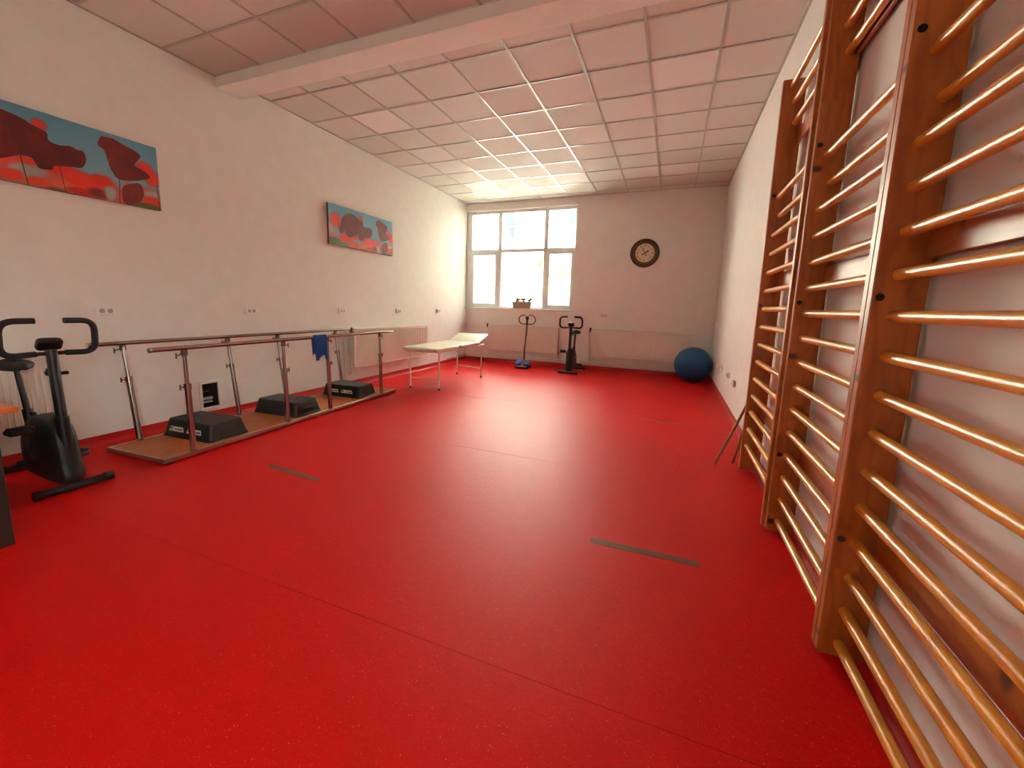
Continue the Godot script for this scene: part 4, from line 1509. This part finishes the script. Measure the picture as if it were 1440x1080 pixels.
	for k in 34:
		var x := rng.randf_range(-0.19, 0.20)
		var z := rng.randf_range(-0.03, 0.03)
		var right := x > 0.08
		var tall := rng.randf_range(0.05, 0.12) + (0.06 if right else 0.0)
		var lean := Vector3(rng.randf_range(-0.03, 0.06) + (0.06 if right else 0.0), tall, rng.randf_range(-0.015, 0.03))
		var p0 := Vector3(x, 0.128, z)
		var p1 := p0 + lean * 0.6
		var p2 := p0 + lean
		if right and k % 2 == 0:
			p2 = p0 + Vector3(lean.x + 0.06, tall * 0.2 - 0.05 * rng.randf(), lean.z + 0.01)
		tube(stems, [p0, p1, p2], 0.0016, 5)
		for j in 5:
			var q := p0.lerp(p1, j / 2.0) if j < 2 else p1.lerp(p2, (j - 2) / 2.0)
			var d := Vector3(rng.randf_range(-1, 1), rng.randf_range(-0.1, 0.8), rng.randf_range(-0.6, 0.6)).normalized()
			var lm := MB.new()
			var sd := d.cross(Vector3.UP).normalized()
			var ln := rng.randf_range(0.06, 0.10)
			var lf := func(u: float, w: float) -> Vector3:
				return q + d * ln * u + sd * (w - 0.5) * ln * 0.75 * sin(PI * clampf(u, 0.02, 0.98)) + Vector3(0, -0.25 * ln * u * u + 0.1 * ln * absf(w - 0.5), 0)
			grid(lm, 4, 2, lf, false)
			obj("leaf", lm, MAT.leaf if rng.randf() < 0.45 else (MAT.leaf_pale if rng.randf() < 0.7 else MAT.petal), t)
	obj("stems", stems, MAT.leaf, t)


# ------------------------------------------------------------------ the scene
func _ready() -> void:
	rng.seed = 20240611
	# camera: a phone's wide lens, axis a little above the middle of the frame
	var cam := Camera3D.new()
	cam.name = "camera"
	add_child(cam)
	var f_px := 576.09
	cam.near = 0.05
	cam.far = 200.0
	cam.projection = Camera3D.PROJECTION_FRUSTUM
	cam.size = 1080.0 / f_px * cam.near
	cam.frustum_offset = Vector2((720.0 - 711.26) / f_px, -(540.0 - 516.13) / f_px) * cam.near
	cam.position = Vector3(0, EYE, 0)
	cam.rotation_order = EULER_ORDER_YXZ
	cam.rotation = Vector3(deg_to_rad(-8.42), deg_to_rad(21.651), deg_to_rad(1.588))
	cam.current = true
	# sky, sun, exposure
	var we := WorldEnvironment.new()
	we.name = "environment"
	var env := Environment.new()
	env.background_mode = Environment.BG_SKY
	var sky := Sky.new()
	var sm := ProceduralSkyMaterial.new()
	sm.sky_top_color = Color(0.86, 0.90, 0.88)
	sm.sky_horizon_color = Color(0.96, 0.96, 0.94)
	sm.ground_horizon_color = Color(0.80, 0.80, 0.78)
	sm.ground_bottom_color = Color(0.60, 0.59, 0.57)
	sm.sun_angle_max = 1.0
	sm.sky_energy_multiplier = 3.0
	sm.ground_energy_multiplier = 2.0
	sky.sky_material = sm
	env.sky = sky
	env.tonemap_mode = Environment.TONE_MAPPER_LINEAR
	env.tonemap_exposure = 1.9
	env.sdfgi_enabled = true
	env.ssao_enabled = true
	env.ssil_enabled = true
	we.environment = env
	add_child(we)
	var sun := DirectionalLight3D.new()
	sun.name = "sun"
	add_child(sun)
	sun.look_at_from_position(Vector3.ZERO, Vector3(0.0, -0.75, -0.6), Vector3.UP)
	sun.light_energy = 30.0
	sun.light_color = Color(0.99, 1.0, 0.92)
	sun.light_angular_distance = 0.5
	sun.shadow_enabled = true

	make_materials()
	build_shell()
	build_windows()
	build_outside()
	build_wall_bars()
	build_parallel_bars()
	build_couch()
	var bike := build_bike("black exercise bike beside the desk, its seat towards the radiator")
	bike.position = Vector3(-3.655, 0, -1.366)
	bike.rotation.y = PI * 0.5
	copy_of(bike, "exercise_bike", "black exercise bike by the window end of the room, next to the blue stepper", Vector3(-1.845, 0, -8.04), 0.02)
	build_stepper()
	build_steps()
	build_towel()
	canvas("poppy canvas above the exercise bike, before the downstand beam", -1.828, 2.395, 0.0)
	canvas("poppy canvas on the long wall between the downstand beam and the window", -5.33, 2.40, 0.0)
	build_clock()
	build_wall_fittings()
	build_small_things()
